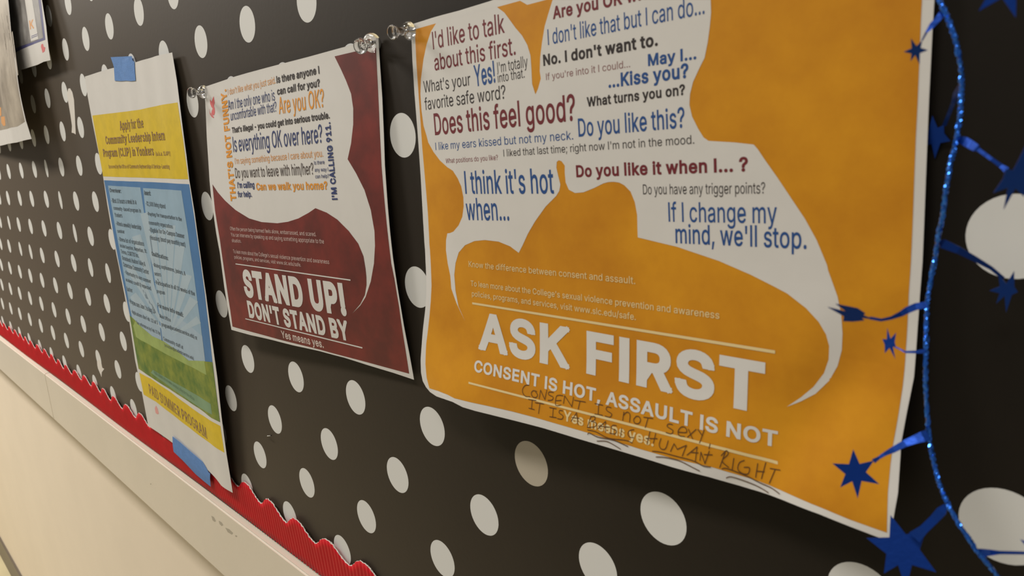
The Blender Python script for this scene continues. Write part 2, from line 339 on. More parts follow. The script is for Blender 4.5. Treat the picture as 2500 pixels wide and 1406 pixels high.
load_glyphs("""
A 480 16 0,185 509,75 0,187 -509,-68 0,-108 302,-23 70,-32 106,13 0,-32 -107,-22 -69,-106 -302|110 142,0 57,260 0,0 -57
B 456 60 0,0 509,181 0,48 -5,40 -13,30 -22,22 -27,13 -32,4 -36,-3 -30,-8 -24,-14 -19,-17 -15,-20 -11,-21 -8,0 -5,24 -5,24 -12,22 -18,17 -24,12 -30,4 -37,-5 -36,-13 -33,-23 -28,-33 -21,-43 -14,-54 -4|125 57,120 0,51 6,34 17,19 25,6 32,-3 24,-10 23,-15 19,-21 15,-27 10,-31 3,-123 0|125 285,113 0,27 3,23 8,20 13,15 17,10 22,3 24,-6 31,-17 26,-30 17,-43 6,-115 0
C 510 267 -7,-62 8,-55 24,-46 38,-34 52,-13 31,-9 33,-6 36,-2 39,2 39,6 36,9 33,13 31,34 52,46 39,55 24,62 8,38 -3,35 -9,33 -14,29 -19,25 -24,21 -29,15 -33,10 -37,-65 0,-7 25,-12 22,-14 18,-18 15,-20 12,-22 9,-23 5,-25 2,-44 -6,-39 -18,-34 -29,-25 -39,-16 -50,-6 -60,6 -60,16 -49,26 -40,33 -29,39 -17,44 -6,25 2,23 5,22 9,20 12,18 15,14 18,12 22,7 24,65 0,-10 -36,-15 -33,-20 -29,-26 -24,-29 -19,-32 -14,-36 -9
D 502 219 0,-123 0,0 57,119 0,57 6,46 18,36 29,25 39,15 49,5 57,-5 57,-15 49,-25 38,-34 29,-45 18,-54 6,-128 0,0 57,132 0,36 -2,33 -6,31 -9,28 -14,46 -37,34 -50,13 -30,9 -32,5 -36,2 -38,-2 -38,-5 -36,-9 -32,-13 -30,-35 -51,-47 -37,-29 -14,-31 -9,-35 -6|125 509,0 -509,-65 0,0 509
E 419 60 0,0 509,312 0,0 -57,-247 0,0 -166,230 0,0 -57,-230 0,0 -172,250 0,0 -57
F 410 60 0,0 509,309 0,0 -57,-244 0,0 -174,221 0,0 -57,-221 0,0 -221
G 520 269 -7,-64 8,-56 24,-45 39,-35 52,-12 30,-10 33,-5 36,-2 39,2 39,5 36,10 33,12 31,34 52,46 39,54 24,62 8,39 -3,36 -9,34 -15,29 -20,26 -24,20 -29,16 -32,9 -35,-66 0,-9 23,-12 21,-14 18,-17 16,-19 12,-22 9,-24 6,-26 2,-43 -6,-39 -18,-33 -28,-25 -40,-16 -50,-6 -60,6 -60,16 -49,26 -40,33 -29,40 -17,45 -6,40 4,36 14,29 22,22 30,14 37,5 42,19 -3,-151 0,0 57,195 0,0 -56,-7 -59,-20 -50,-32 -41,-42 -31,-51 -19
H 517 60 0,0 509,65 0,0 -220,267 0,0 220,65 0,0 -509,-65 0,0 232,-267 0,0 -232
J 396 185 -7,-61 10,-49 30,-31 48,-11 64,0 28,65 0,0 -28,6 -41,18 -30,27 -18,36 -6,35 6,28 18,18 30,6 41,0 364,64 0,0 -364,-10 -64,-32 -48,-48 -30
K 467 104 145,0 71,35 45,35 42,38 41,152 165,84 0,-217 -233|60 0,0 509,65 0,0 -175,-1 -109,1 -32,0 -193|372 0,-184 259,40 50,221 -309
L 393 60 0,0 509,65 0,0 -452,236 0,0 -57
M 628 60 0,0 509,92 0,125 -322,10 -28,12 -36,12 -39,11 -35,-15 0,11 34,12 38,12 37,10 29,124 322,92 0,0 -509,-64 0,0 291,0 36,1 42,1 44,1 44,6 0,-15 -48,-16 -46,-15 -41,-11 -31,-114 -291,-56 0,-116 291,-11 30,-14 40,-16 47,-17 49,7 0,1 -41,1 -44,1 -44,0 -37,0 -291
N 523 60 0,0 509,76 0,207 -326,20 -32,25 -44,26 -52,-9 -1,-4 54,-2 49,0 38,0 314,64 0,0 -509,-76 0,-185 290,-25 41,-29 50,-40 71,11 2,3 -70,2 -56,1 -37,0 -291
O 533 267 -7,-62 8,-55 24,-45 38,-35 52,-13 31,-9 33,-6 36,-2 39,2 39,6 36,9 33,13 31,35 52,45 39,55 24,62 8,62 -8,55 -24,45 -39,35 -52,13 -31,9 -33,5 -36,2 -39,-2 -39,-5 -36,-9 -33,-13 -31,-35 -52,-45 -38,-55 -24|267 53,43 6,39 17,34 29,25 39,17 50,5 60,-5 60,-17 51,-25 39,-34 29,-39 17,-43 6,-44 -6,-39 -17,-33 -29,-26 -40,-16 -50,-6 -60,6 -60,16 -50,26 -39,33 -29,39 -17
P 445 60 0,0 509,175 0,54 -6,43 -16,34 -25,24 -32,14 -39,5 -43,-5 -44,-14 -39,-24 -32,-34 -26,-43 -16,-54 -5,-126 0,0 56,124 0,36 4,28 10,21 16,15 22,9 25,2 29,-2 28,-9 26,-15 21,-21 16,-29 10,-36 3,-107 0,0 -452
Q 533 245 159,68 0,56 -74,15 -20,84 -113,-67 0,-55 75,-15 19|267 -7,-62 8,-55 24,-45 38,-35 52,-13 31,-9 33,-6 36,-2 39,2 39,6 36,9 33,13 31,35 52,45 39,55 24,62 8,62 -8,55 -24,45 -39,35 -52,13 -31,9 -33,5 -36,2 -39,-2 -39,-5 -36,-9 -33,-13 -31,-35 -52,-45 -38,-55 -24|267 53,43 6,39 17,34 29,25 39,17 50,5 60,-5 60,-17 51,-25 39,-34 29,-39 17,-43 6,-44 -6,-39 -17,-33 -29,-26 -40,-16 -50,-6 -60,6 -60,16 -50,26 -39,33 -29,39 -17
R 449 60 0,0 509,176 0,54 -5,43 -15,34 -24,23 -32,15 -38,4 -43,-4 -43,-15 -38,-23 -31,-34 -23,-44 -14,-53 -5,-140 0,0 57,138 0,35 3,29 9,21 14,15 19,8 24,3 28,-3 28,-8 25,-15 20,-21 15,-29 9,-36 3,-108 0,0 -452|353 0,-123 229,73 0,125 -229
S 447 224 -9,-52 5,-44 13,-37 22,-27 29,-18 36,-8 41,66 0,6 -27,13 -22,19 -17,24 -12,28 -7,30 -3,33 3,29 8,25 14,18 18,12 22,5 25,-4 22,-10 18,-16 14,-20 12,-51 17,-61 17,-56 21,-42 29,-26 37,-8 46,6 41,17 35,27 28,36 22,42 13,47 5,48 -5,41 -13,35 -22,26 -27,17 -34,7 -37,-64 0,-11 34,-24 25,-35 16,-42 6,-31 -3,-27 -8,-22 -13,-16 -17,-11 -20,-3 -22,4 -24,12 -18,17 -15,21 -11,43 -15,52 -14,48 -15,24 -12,23 -14,20 -18,16 -22,10 -27,3 -32,-5 -40,-17 -35,-26 -30,-37 -23,-45 -15
T 449 32 452,0 57,385 0,0 -57,-160 0,0 -452,-64 0,0 452
U 517 259 -8,-56 6,-49 17,-40 28,-29 37,-19 44,-6 49,0 336,64 0,0 -331,4 -34,13 -31,19 -26,27 -19,33 -12,39 -4,39 4,33 12,26 19,20 26,12 31,4 34,0 331,64 0,0 -336,-6 -49,-18 -44,-30 -37,-40 -28,-48 -17
V 480 204 0,-188 509,68 0,108 -303,23 -69,33 -106,-13 0,32 107,23 68,105 303,68 0,-185 -509
W 686 155 0,-139 509,66 0,81 -313,12 -51,12 -51,10 -54,-8 0,11 54,11 51,13 51,82 313,74 0,82 -313,12 -51,12 -51,11 -54,-9 0,11 54,11 51,13 51,80 313,67 0,-140 -509,-75 0,-87 323,-17 68,-15 84,14 0,-15 -80,-17 -72,-88 -323
X 474 18 0,199 284,0 -48,-188 273,75 0,74 -109,26 -39,19 -32,20 -37,-11 0,20 37,20 32,26 39,76 109,72 0,-187 -270,0 48,197 -287,-74 0,-90 129,-24 36,-18 30,-20 36,14 0,-19 -35,-19 -30,-24 -37,-91 -129
Y 472 203 0,0 208,-187 301,75 0,101 -165,30 -52,28 -62,-26 0,27 63,29 51,101 165,74 0,-187 -301,0 -208
Z 438 42 0,0 46,231 339,33 46,35 45,7 -22,-63 -2,-62 0,-183 0,0 57,357 0,0 -47,-228 -333,-35 -48,-37 -48,-7 21,62 3,62 0,185 0,0 -57
a 389 160 -9,-34 4,-32 10,-26 17,-20 23,-13 28,-5 35,4 30,9 23,15 18,20 14,22 10,25 8,53 9,56 7,18 3,13 5,8 8,3 12,-3 24,-6 18,-11 14,-16 11,-20 7,-24 2,-25 -2,-22 -7,-17 -9,-14 -12,-11 -13,-7 -14,-59 17,16 31,22 24,25 18,29 11,30 7,31 2,45 -5,24 -7,23 -12,20 -17,16 -23,11 -30,4 -39,0 -251,-60 0,0 52,-5 0,-20 -27,-16 -13,-21 -11,-25 -7|170 45,32 4,26 10,20 15,15 19,9 22,4 23,0 52,-17 -8,-28 -6,-31 -5,-25 -3,-41 -9,-17 -9,-14 -11,-8 -15,-3 -19,2 -18,8 -15,12 -11,16 -9,19 -5
b 424 229 -8,-31 3,-26 9,-19 13,-15 14,-20 28,-6 0,0 -59,-59 0,0 509,61 0,0 -190,4 0,19 27,15 14,19 13,26 8,32 3,45 -6,39 -17,32 -29,25 -39,15 -48,5 -56,-5 -56,-15 -49,-24 -39,-33 -29,-39 -18|220 47,33 4,26 15,22 22,15 29,9 34,3 38,-3 38,-9 34,-15 29,-21 21,-27 14,-33 5,-32 -5,-27 -13,-21 -21,-15 -28,-9 -34,-3 -40,3 -39,9 -35,15 -29,22 -21,26 -14
c 396 207 -8,-48 6,-42 18,-35 30,-26 39,-16 48,-6 54,6 56,16 48,26 39,35 30,42 18,48 6,27 -1,26 -6,24 -9,21 -12,19 -15,16 -19,13 -21,9 -24,-59 -15,-13 27,-20 22,-28 14,-35 5,-34 -5,-28 -15,-21 -23,-16 -29,-9 -34,-3 -37,3 -36,9 -34,16 -28,21 -23,28 -15,34 -5,36 6,28 14,21 23,12 28,59 -15,-9 -24,-13 -22,-16 -19,-19 -16,-21 -12,-24 -10,-26 -5
d 424 195 -8,-44 6,-40 18,-32 29,-24 39,-16 49,-5 56,5 56,16 48,24 39,33 29,39 17,45 6,32 -3,25 -8,19 -13,15 -14,19 -27,5 0,0 190,61 0,0 -509,-59 0,0 59,-6 0,-20 -28,-15 -14,-20 -13,-25 -9|205 47,31 4,27 14,21 21,15 29,10 35,3 39,-3 40,-9 34,-16 28,-21 21,-26 13,-32 5,-33 -5,-27 -14,-21 -21,-16 -29,-9 -34,-3 -38,3 -38,10 -34,15 -29,21 -22,27 -15
e 404 212 -8,-51 6,-44 18,-35 30,-26 39,-16 47,-6 55,5 55,16 48,26 39,34 30,42 19,48 6,31 -2,30 -8,28 -13,25 -20,22 -26,16 -33,11 -40,3 -48,0 -25,-296 0,0 52,263 0,-28 -19,-3 35,-9 32,-15 25,-20 20,-26 12,-32 4,-32 -4,-27 -13,-21 -19,-16 -24,-10 -29,-3 -30,0 -33,4 -39,10 -33,18 -26,23 -19,28 -11,33 -4,22 2,20 5,17 8,14 12,12 15,9 17,59 -14,-12 -28,-18 -24,-24 -20,-28 -15,-34 -9
f 254 228 379,0 -52,-222 0,0 52|81 0,0 432,3 29,12 25,17 19,22 14,26 8,26 3,35 -3,21 -6,-16 -53,-12 4,-20 2,-24 -4,-17 -10,-9 -17,-3 -24,0 -419
g 425 207 -151,-39 3,-34 8,-29 13,-23 17,-18 19,-13 22,50 28,21 -25,14 -12,18 -10,24 -7,29 -2,42 5,33 17,22 28,7 41,0 74,-5 0,-19 -27,-15 -13,-20 -12,-25 -8,-32 -3,-43 5,-39 17,-33 26,-25 37,-16 46,-5 55,5 55,16 47,25 39,32 29,40 17,44 6,32 -2,25 -9,20 -13,15 -14,20 -27,5 0,0 60,59 0,0 -388,-5 -45,-17 -36,-26 -27,-33 -19,-40 -11|205 59,32 4,27 12,21 20,15 26,9 33,3 39,-3 38,-9 33,-15 27,-21 21,-27 13,-32 5,-33 -5,-27 -13,-21 -22,-15 -28,-10 -33,-3 -36,3 -38,10 -32,15 -27,21 -20,27 -13
h 410 114 227,0 -227,-61 0,0 509,61 0,0 -222,-12 0,22 45,28 30,35 17,40 5,37 -4,31 -11,26 -20,20 -28,12 -36,4 -45,0 -240,-61 0,0 235,-6 40,-17 29,-27 19,-36 6,-26 -3,-23 -9,-20 -14,-15 -20,-9 -26
i 167 53 0,0 379,61 0,0 -379|84 443,-17 3,-13 9,-10 13,-3 15,3 16,10 13,13 9,17 3,16 -3,14 -9,9 -13,3 -16,-3 -15,-9 -13,-14 -9
j 167 53 379,61 0,0 -409,-3 -33,-9 -27,-16 -23,-21 -16,-28 -10,-33 -4,-14 0,0 56,12 0,23 4,15 11,10 18,3 25|83 443,-16 3,-14 9,-9 13,-3 15,3 16,9 13,14 9,16 3,17 -3,14 -9,9 -13,3 -16,-3 -15,-9 -13,-14 -9
k 381 110 137,0 75,11 0,163 167,76 0,-176 -180,-7 0|53 0,0 509,61 0,0 -509|294 0,-146 186,43 43,181 -229
m 610 53 0,0 379,59 0,0 -84,-4 0,10 28,14 23,19 17,21 13,23 8,24 2,38 -6,30 -19,22 -30,12 -36,-9 0,10 26,15 22,20 18,24 14,26 8,30 3,31 -3,29 -11,25 -18,19 -26,12 -32,4 -41,0 -255,-61 0,0 254,-6 35,-17 24,-26 13,-28 4,-24 -2,-21 -8,-16 -13,-13 -17,-7 -20,-3 -23,0 -247,-61 0,0 260,-5 28,-16 23,-24 15,-30 4,-21 -2,-20 -8,-18 -13,-14 -18,-9 -23,-3 -28,0 -238
n 410 114 227,0 -227,-61 0,0 379,59 0,0 -92,-10 0,22 45,28 30,35 17,40 5,37 -4,31 -11,26 -20,20 -28,12 -36,4 -45,0 -240,-61 0,0 235,-6 40,-17 29,-27 19,-36 6,-26 -3,-23 -9,-20 -14,-15 -20,-9 -26
o 415 207 -8,-48 6,-42 18,-35 30,-26 39,-16 48,-6 54,6 56,16 48,26 39,35 30,42 18,48 6,49 -6,43 -18,34 -30,26 -39,17 -48,5 -56,-5 -54,-17 -48,-26 -39,-34 -30,-43 -18|207 46,35 5,28 15,22 23,15 28,9 34,3 36,-3 37,-9 34,-15 29,-22 23,-28 15,-35 5,-34 -5,-28 -15,-21 -23,-16 -29,-9 -34,-3 -37,3 -36,9 -34,16 -28,21 -23,28 -15
p 424 53 -143,0 522,59 0,0 -60,6 0,19 27,15 14,19 13,26 8,32 3,45 -6,39 -17,32 -29,25 -39,15 -48,5 -56,-5 -56,-15 -49,-24 -39,-33 -29,-39 -18,-45 -6,-31 3,-25 9,-20 13,-15 14,-20 28,-4 0,0 -202|220 47,33 4,26 15,22 22,15 29,9 34,3 38,-3 38,-9 34,-15 29,-21 21,-27 14,-33 5,-32 -5,-27 -13,-21 -21,-15 -28,-9 -34,-3 -40,3 -39,9 -35,15 -29,22 -21,26 -14
q 424 372 -143,-61 0,0 202,-5 0,-19 -28,-15 -14,-20 -13,-25 -9,-32 -3,-44 6,-40 18,-32 29,-24 39,-16 49,-5 56,5 56,16 48,24 39,33 29,39 17,45 6,32 -3,25 -8,19 -13,15 -14,20 -27,6 0,0 60,59 0|205 47,31 4,27 14,21 21,15 29,10 35,3 39,-3 40,-9 34,-16 28,-21 21,-26 13,-32 5,-33 -5,-27 -14,-21 -21,-16 -29,-9 -34,-3 -38,3 -38,10 -34,15 -29,21 -22,27 -15
r 259 53 0,0 379,59 0,0 -58,18 26,22 20,29 13,32 5,16 -1,14 0,0 -62,-13 2,-23 2,-25 -3,-23 -8,-19 -14,-14 -17,-9 -22,-3 -25,0 -237
s 365 182 -8,-37 3,-33 8,-28 15,-22 20,-17 25,-9 31,58 13,11 -28,19 -19,26 -11,31 -4,36 5,27 12,18 19,6 22,-3 18,-11 15,-17 11,-25 8,-63 15,-45 16,-32 22,-19 29,-6 37,4 31,14 27,22 22,28 16,34 11,38 3,36 -3,31 -9,25 -14,20 -19,15 -23,10 -26,-56 -13,-10 21,-15 18,-24 12,-32 5,-31 -4,-25 -12,-17 -18,-5 -22,3 -19,12 -15,20 -11,28 -9,57 -14,46 -15,31 -23,19 -29,6 -35,-5 -32,-14 -28,-22 -23,-30 -18,-37 -11
t 227 204 379,0 -52,-198 0,0 52|65 471,61 0,0 -373,2 -22,8 -15,14 -8,20 -3,15 1,17 3,11 -52,-21 -5,-24 -1,-43 6,-33 19,-20 31,-7 41
u 410 182 -5,-36 4,-31 12,-26 20,-20 28,-12 36,-4 44,0 240,61 0,0 -235,5 -39,18 -30,27 -19,36 -6,26 3,23 9,19 15,15 20,10 25,3 31,0 226,61 0,0 -379,-59 0,0 92,9 0,-21 -45,-29 -30,-35 -17
v 389 163 0,-146 379,67 0,81 -224,22 -68,19 -66,-22 0,19 66,21 68,81 224,66 0,-145 -379
w 567 138 0,-115 379,64 0,46 -165,21 -77,21 -96,-10 0,21 94,20 79,46 165,64 0,46 -165,20 -78,20 -95,-11 0,22 94,21 79,46 165,65 0,-116 -379,-61 0,-49 172,-14 53,-14 55,-14 58,14 0,-14 -58,-14 -55,-15 -53,-49 -172
x 379 21 0,150 218,0 -47,-142 208,71 0,47 -73,32 -53,28 -47,-32 0,27 47,31 53,49 73,70 0,-143 -210,0 45,149 -214,-71 0,-56 85,-31 51,-27 46,32 0,-27 -46,-30 -51,-57 -85
y 389 47 -139,14 53,10 -1,17 -3,16 1,14 5,12 10,11 16,10 22,12 35,-146 380,67 0,81 -224,22 -68,19 -66,-22 0,18 66,22 68,81 224,66 0,-167 -437,-13 -27,-14 -22,-18 -17,-20 -12,-22 -7,-26 -2,-26 2
z 380 42 0,0 46,212 274,-206 3,0 56,285 0,0 -48,-207 -271,0 -4,213 0,0 -56
0 453 227 -7,-53 8,-44 23,-35 38,-26 51,-9 31,-7 34,-4 36,-1 40,1 40,4 36,7 34,9 31,26 52,35 37,44 24,53 8,52 -8,44 -24,35 -37,26 -52,9 -31,7 -34,4 -36,1 -40,-1 -40,-4 -36,-7 -34,-9 -31,-25 -51,-36 -38,-44 -23|227 50,34 6,29 18,23 29,17 41,10 50,4 60,-4 60,-10 51,-17 40,-23 30,-29 18,-34 7,-35 -7,-29 -18,-23 -30,-17 -40,-10 -51,-4 -60,4 -60,10 -50,17 -41,23 -29,29 -18
1 453 76 0,0 55,315 0,0 -55|276 509,0 -509,-64 0,0 448,-126 -90,0 69,112 82
2 453 64 0,0 47,170 182,48 53,17 23,12 22,7 21,2 23,-3 26,-9 22,-15 17,-20 13,-23 8,-26 3,-28 -3,-24 -10,-19 -14,-14 -20,-9 -23,-3 -28,-61 0,5 43,15 37,25 31,32 23,39 15,43 5,43 -5,38 -14,31 -23,24 -29,15 -34,5 -39,-3 -27,-7 -27,-14 -28,-21 -31,-69 -79,-114 -120,236 -3,0 -57
3 453 218 -7,-45 4,-40 13,-35 20,-28 27,-18 34,-8 41,65 0,6 -25,11 -20,18 -16,21 -12,26 -7,28 -2,29 3,27 8,22 13,18 19,10 23,4 29,-3 27,-10 24,-17 21,-24 17,-33 10,-41 4,-44 0,0 51,131 149,0 4,-218 0,0 57,302 0,0 -48,-161 -183,0 11,53 -1,44 -12,36 -23,27 -31,16 -36,6 -41,-6 -42,-17 -37,-26 -30,-35 -24,-43 -14
4 453 40 105,0 53,207 351,64 0,-202 -343,304 -3,0 -58|282 0,0 121,0 25,0 172,61 0,0 -318
5 453 221 -7,-43 5,-38 13,-32 21,-25 28,-17 33,-6 37,62 0,5 -22,11 -19,16 -16,19 -13,23 -8,25 -2,29 3,26 11,22 18,16 22,10 27,4 31,-4 31,-10 28,-17 23,-22 18,-27 11,-30 4,-26 -2,-25 -7,-22 -10,-17 -12,-61 7,29 256,270 0,0 -57,-215 0,-17 -151,21 14,23 10,25 6,26 3,34 -4,31 -9,27 -15,24 -21,19 -25,15 -29,9 -32,3 -36,-6 -46,-16 -41,-26 -35,-34 -26,-41 -16
6 453 226 -7,-44 6,-40 16,-33 25,-25 34,-15 41,-5 47,4 37,12 40,22 46,35 55,115 169,70 0,-171 -248,-6 0,9 14,11 13,14 11,17 8,18 5,21 2,43 -5,38 -14,30 -24,24 -31,14 -39,5 -44,-5 -45,-16 -39,-25 -34,-33 -25,-39 -16|226 48,28 4,25 11,20 16,15 22,10 27,3 29,-3 30,-10 26,-15 22,-20 16,-25 11,-28 3,-28 -3,-24 -10,-21 -17,-15 -21,-10 -26,-3 -30,3 -30,10 -26,15 -23,21 -16,24 -11
7 453 97 0,226 448,0 4,-261 0,0 57,329 0,0 -60,-226 -449
8 453 226 -7,-48 5,-42 13,-35 22,-27 29,-17 34,-5 39,3 31,10 29,16 25,20 21,24 15,28 9,-34 17,-26 26,-17 34,-6 38,5 37,15 33,24 27,32 21,38 13,42 5,43 -5,37 -13,31 -21,24 -27,16 -33,5 -37,-6 -38,-17 -34,-26 -26,-33 -15,27 -11,24 -15,21 -21,15 -25,10 -29,4 -31,-6 -39,-17 -34,-26 -29,-35 -22,-42 -13|226 49,32 3,27 8,22 14,16 17,10 22,4 26,-4 26,-11 24,-17 19,-22 15,-27 9,-30 3,-30 -3,-27 -9,-22 -15,-17 -19,-11 -24,-4 -26,4 -26,10 -22,16 -17,22 -14,28 -8|226 290,26 2,22 8,19 13,14 17,9 21,3 25,-3 23,-8 21,-14 17,-19 12,-23 8,-26 3,-26 -3,-23 -8,-18 -12,-14 -17,-9 -21,-3 -23,3 -25,9 -21,14 -17,19 -13,23 -8
9 453 226 516,45 -6,39 -16,33 -26,25 -34,16 -41,5 -46,-4 -38,-12 -39,-23 -46,-35 -56,-115 -168,-70 0,171 248,6 0,-8 -14,-12 -13,-14 -11,-16 -8,-19 -6,-20 -1,-43 4,-38 15,-31 23,-23 32,-15 38,-4 45,5 45,16 39,25 33,33 25,39 16|226 460,-27 -3,-25 -11,-20 -17,-16 -22,-9 -26,-4 -29,4 -30,9 -27,16 -21,20 -17,25 -10,27 -4,28 4,25 10,20 16,15 22,10 26,3 29,-3 31,-10 26,-15 22,-20 17,-25 11
. 188 95 -4,-17 3,-15 10,-10 15,-3 17,3 18,10 14,15 10,17 4,18 -4,15 -10,10 -14,3 -18,-3 -17,-10 -15,-15 -10
, 188 38 -119,30 190,69 0,-53 -190
: 188 95 -4,-17 3,-15 10,-10 15,-3 17,3 18,10 14,15 10,17 4,18 -4,15 -10,10 -14,3 -18,-3 -17,-10 -15,-15 -10|95 271,-17 3,-15 10,-10 15,-3 17,3 18,10 15,15 10,17 3,18 -3,15 -10,10 -15,3 -18,-3 -17,-10 -15,-15 -10
; 188 38 -119,30 190,69 0,-53 -190|103 271,-17 3,-15 10,-10 15,-3 17,3 18,10 15,15 10,17 3,18 -3,15 -10,10 -15,3 -18,-3 -17,-10 -15,-15 -10
? 358 132 152,0 7,2 41,7 30,12 22,15 17,41 29,21 16,17 20,11 23,4 27,-3 22,-9 19,-13 16,-17 11,-20 7,-22 3,-21 -3,-20 -6,-17 -12,-14 -16,-10 -21,-4 -26,-65 0,6 40,16 34,24 27,30 20,35 12,40 5,41 -5,36 -13,29 -20,22 -27,13 -33,5 -36,-5 -38,-13 -33,-22 -27,-30 -23,-35 -26,-12 -14,-7 -16,-5 -20,-1 -27,0 -6|164 -4,-18 3,-15 10,-10 15,-3 17,3 17,10 15,15 10,18 3,17 -3,15 -10,10 -15,3 -17,-3 -17,-10 -15,-15 -10
! 196 67 160,-4 349,69 0,-4 -349|98 -4,-17 3,-15 10,-10 15,-4 17,4 17,10 15,15 10,17 3,18 -3,14 -10,10 -15,3 -17,-3 -17,-10 -15,-14 -10
' 206 78 318,-8 191,66 0,-8 -191
- 453 337 244,0 -56,-223 0,0 56
/ 249 235 533,-164 -609,-57 0,164 609
( 273 89 207,3 57,9 60,13 60,18 57,21 53,24 45,59 0,-24 -54,-21 -57,-17 -58,-13 -57,-7 -55,-3 -51,3 -46,6 -46,12 -48,16 -51,21 -54,27 -58,-59 0,-21 37,-17 38,-15 37,-13 39,-9 38,-7 38,-5 38
) 273 37 -96,27 59,22 55,16 51,11 47,7 46,2 45,-3 51,-7 55,-13 57,-17 58,-20 57,-25 54,60 0,24 -45,21 -53,17 -57,14 -61,8 -59,3 -57,-1 -39,-5 -38,-7 -38,-10 -39,-12 -38,-15 -37,-17 -37,-20 -37
& 448 197 -7,-47 5,-40 14,-32 22,-24 28,-15 34,-5 37,3 30,10 26,16 24,22 22,55 44,76 56,21 17,18 23,5 14,2 16,-4 22,-13 18,-19 12,-25 4,-17 -2,-16 -6,-13 -9,-10 -13,-6 -15,-2 -17,2 -19,6 -17,24 -36,35 -43,234 -284,-74 0,-193 231,-50 62,-19 26,-15 25,-9 26,-3 28,4 32,12 28,18 23,25 18,31 11,35 3,35 -3,31 -11,24 -17,18 -23,12 -26,4 -29,-2 -22,-7 -20,-10 -20,-14 -17,-35 -32,-102 -76,-26 -22,-18 -21,-10 -20,-3 -23,3 -23,9 -21,15 -17,19 -13,23 -8,27 -3,30 4,28 9,27 16,23 20,20 26,15 30,10 35,3 38,59 0,-3 -44,-8 -36,-12 -29,-14 -23,-26 -30,-12 -15,-28 -24,-34 -16,-37 -10
@ 676 355 -135,-36 1,-35 4,-32 7,-31 9,-54 26,-45 35,-35 45,-26 54,-9 31,-7 32,-3 34,-2 36,2 36,4 33,6 32,9 29,26 54,36 45,44 36,53 26,29 10,32 6,33 4,35 2,66 -6,57 -17,50 -27,40 -35,32 -41,23 -47,14 -51,4 -53,-4 -73,-6 -35,-10 -31,-16 -27,-20 -21,-28 -13,-34 -4,-41 6,-19 7,-16 12,-12 14,-6 18,-15 -20,-20 -18,-27 -13,-35 -4,-41 5,-34 17,-27 27,-20 34,-12 41,-4 45,5 44,14 39,21 32,29 25,34 16,39 5,30 -3,25 -9,19 -12,12 -13,3 29,55 0,0 -225,2 -19,9 -17,14 -11,19 -4,22 4,17 13,11 21,8 30,4 39,1 49,-4 44,-10 42,-19 38,-25 34,-33 29,-40 22,-48 14,-55 4,-55 -4,-50 -14,-43 -22,-35 -30,-29 -38,-20 -45,-13 -53,-4 -58,4 -59,13 -53,20 -45,30 -38,36 -29,45 -22,52 -13,59 -4,55 5,46 11,31 10,15 -48,-40 -13,-53 -11|329 65,30 3,23 10,18 17,12 23,7 30,3 37,-3 36,-8 28,-12 20,-18 13,-23 7,-27 3,-26 -4,-22 -11,-18 -17,-13 -21,-8 -26,-2 -28,2 -31,7 -29,11 -24,17 -20,22 -12
$ 447 202 -74,0 657,42 0,0 -657|224 -9,-52 5,-44 13,-37 22,-27 29,-18 36,-8 41,66 0,6 -27,13 -22,19 -17,24 -12,28 -7,30 -3,33 3,29 8,25 14,18 18,12 22,5 25,-4 22,-10 18,-16 14,-20 12,-51 17,-61 17,-56 21,-42 29,-26 37,-8 46,6 41,17 35,27 28,36 22,42 13,47 5,48 -5,41 -13,35 -22,26 -27,17 -34,7 -37,-64 0,-11 34,-24 25,-35 16,-42 6,-31 -3,-27 -8,-22 -13,-16 -17,-11 -20,-3 -22,4 -24,12 -18,17 -15,21 -11,43 -15,52 -14,48 -15,24 -12,23 -14,20 -18,16 -22,10 -27,3 -32,-5 -40,-17 -35,-26 -30,-37 -23,-45 -15
I 185 60 0,65 0,0 509,-65 0
l 175 57 0,61 0,0 530,-61 0
""")

# ---------------------------------------------------------------- materials
m_black = mat('black_paper', (22, 18, 13), 0.55, spec=0.22, var=0.10, vscale=14, bump=0.10, bscale=250)
_b = m_black.node_tree.nodes['Principled BSDF']; _b.inputs['Sheen Weight'].default_value = 0.14
_b.inputs['Sheen Roughness'].default_value = 0.45; _b.inputs['Sheen Tint'].default_value = (1.0, 0.78, 0.56, 1)
m_dot = mat('white_print', (220, 221, 219), 0.6, spec=0.4, bump=0.05, bscale=500)
m_dotgrey = mat('grey_print', (182, 174, 158), 0.6, spec=0.4)
m_paper = mat('white_paper', (216, 214, 210), 0.6, spec=0.35, var=0.015, vscale=60)
m_maroon = mat('maroon_ink', (102, 45, 40), 0.5, spec=0.35, var=0.12, vscale=40, col2=(118, 46, 40))
m_orange = mat('orange_ink', (200, 131, 16), 0.5, spec=0.4, var=0.045, vscale=22, col2=(212, 146, 22))
m_cream = mat('cream_ink', (226, 204, 150), 0.55)
m_txtblue = mat('blue_ink', (30, 76, 140), 0.55)
m_txtnavy = mat('navy_ink', (48, 62, 112), 0.55)
m_txtmar = mat('maroon_text', (112, 30, 40), 0.55)
m_txtblk = mat('black_text', (44, 36, 36), 0.55)
m_txtgry = mat('mauve_text', (140, 96, 96), 0.55)
m_txtor = mat('orange_text', (226, 150, 40), 0.55)
m_txtorl = mat('pale_orange_text', (222, 160, 96), 0.55)
m_pen = mat('pen_ink', (92, 60, 30), 0.5)
m_yellow = mat('yellow_ink', (216, 186, 14), 0.55, var=0.06, vscale=90)
m_purple = mat('purple_text', (138, 104, 78), 0.55)
m_blue = mat('sky_blue_ink', (70, 120, 172), 0.55, var=0.07, vscale=40)
m_panel = mat('pale_blue_ink', (146, 174, 194), 0.55, var=0.05, vscale=40)
m_ray = mat('sun_ray_ink', (166, 186, 199), 0.55, var=0.03)
m_grass = mat('grass_ink', (78, 118, 36), 0.55, var=0.14, vscale=50, col2=(128, 138, 44))
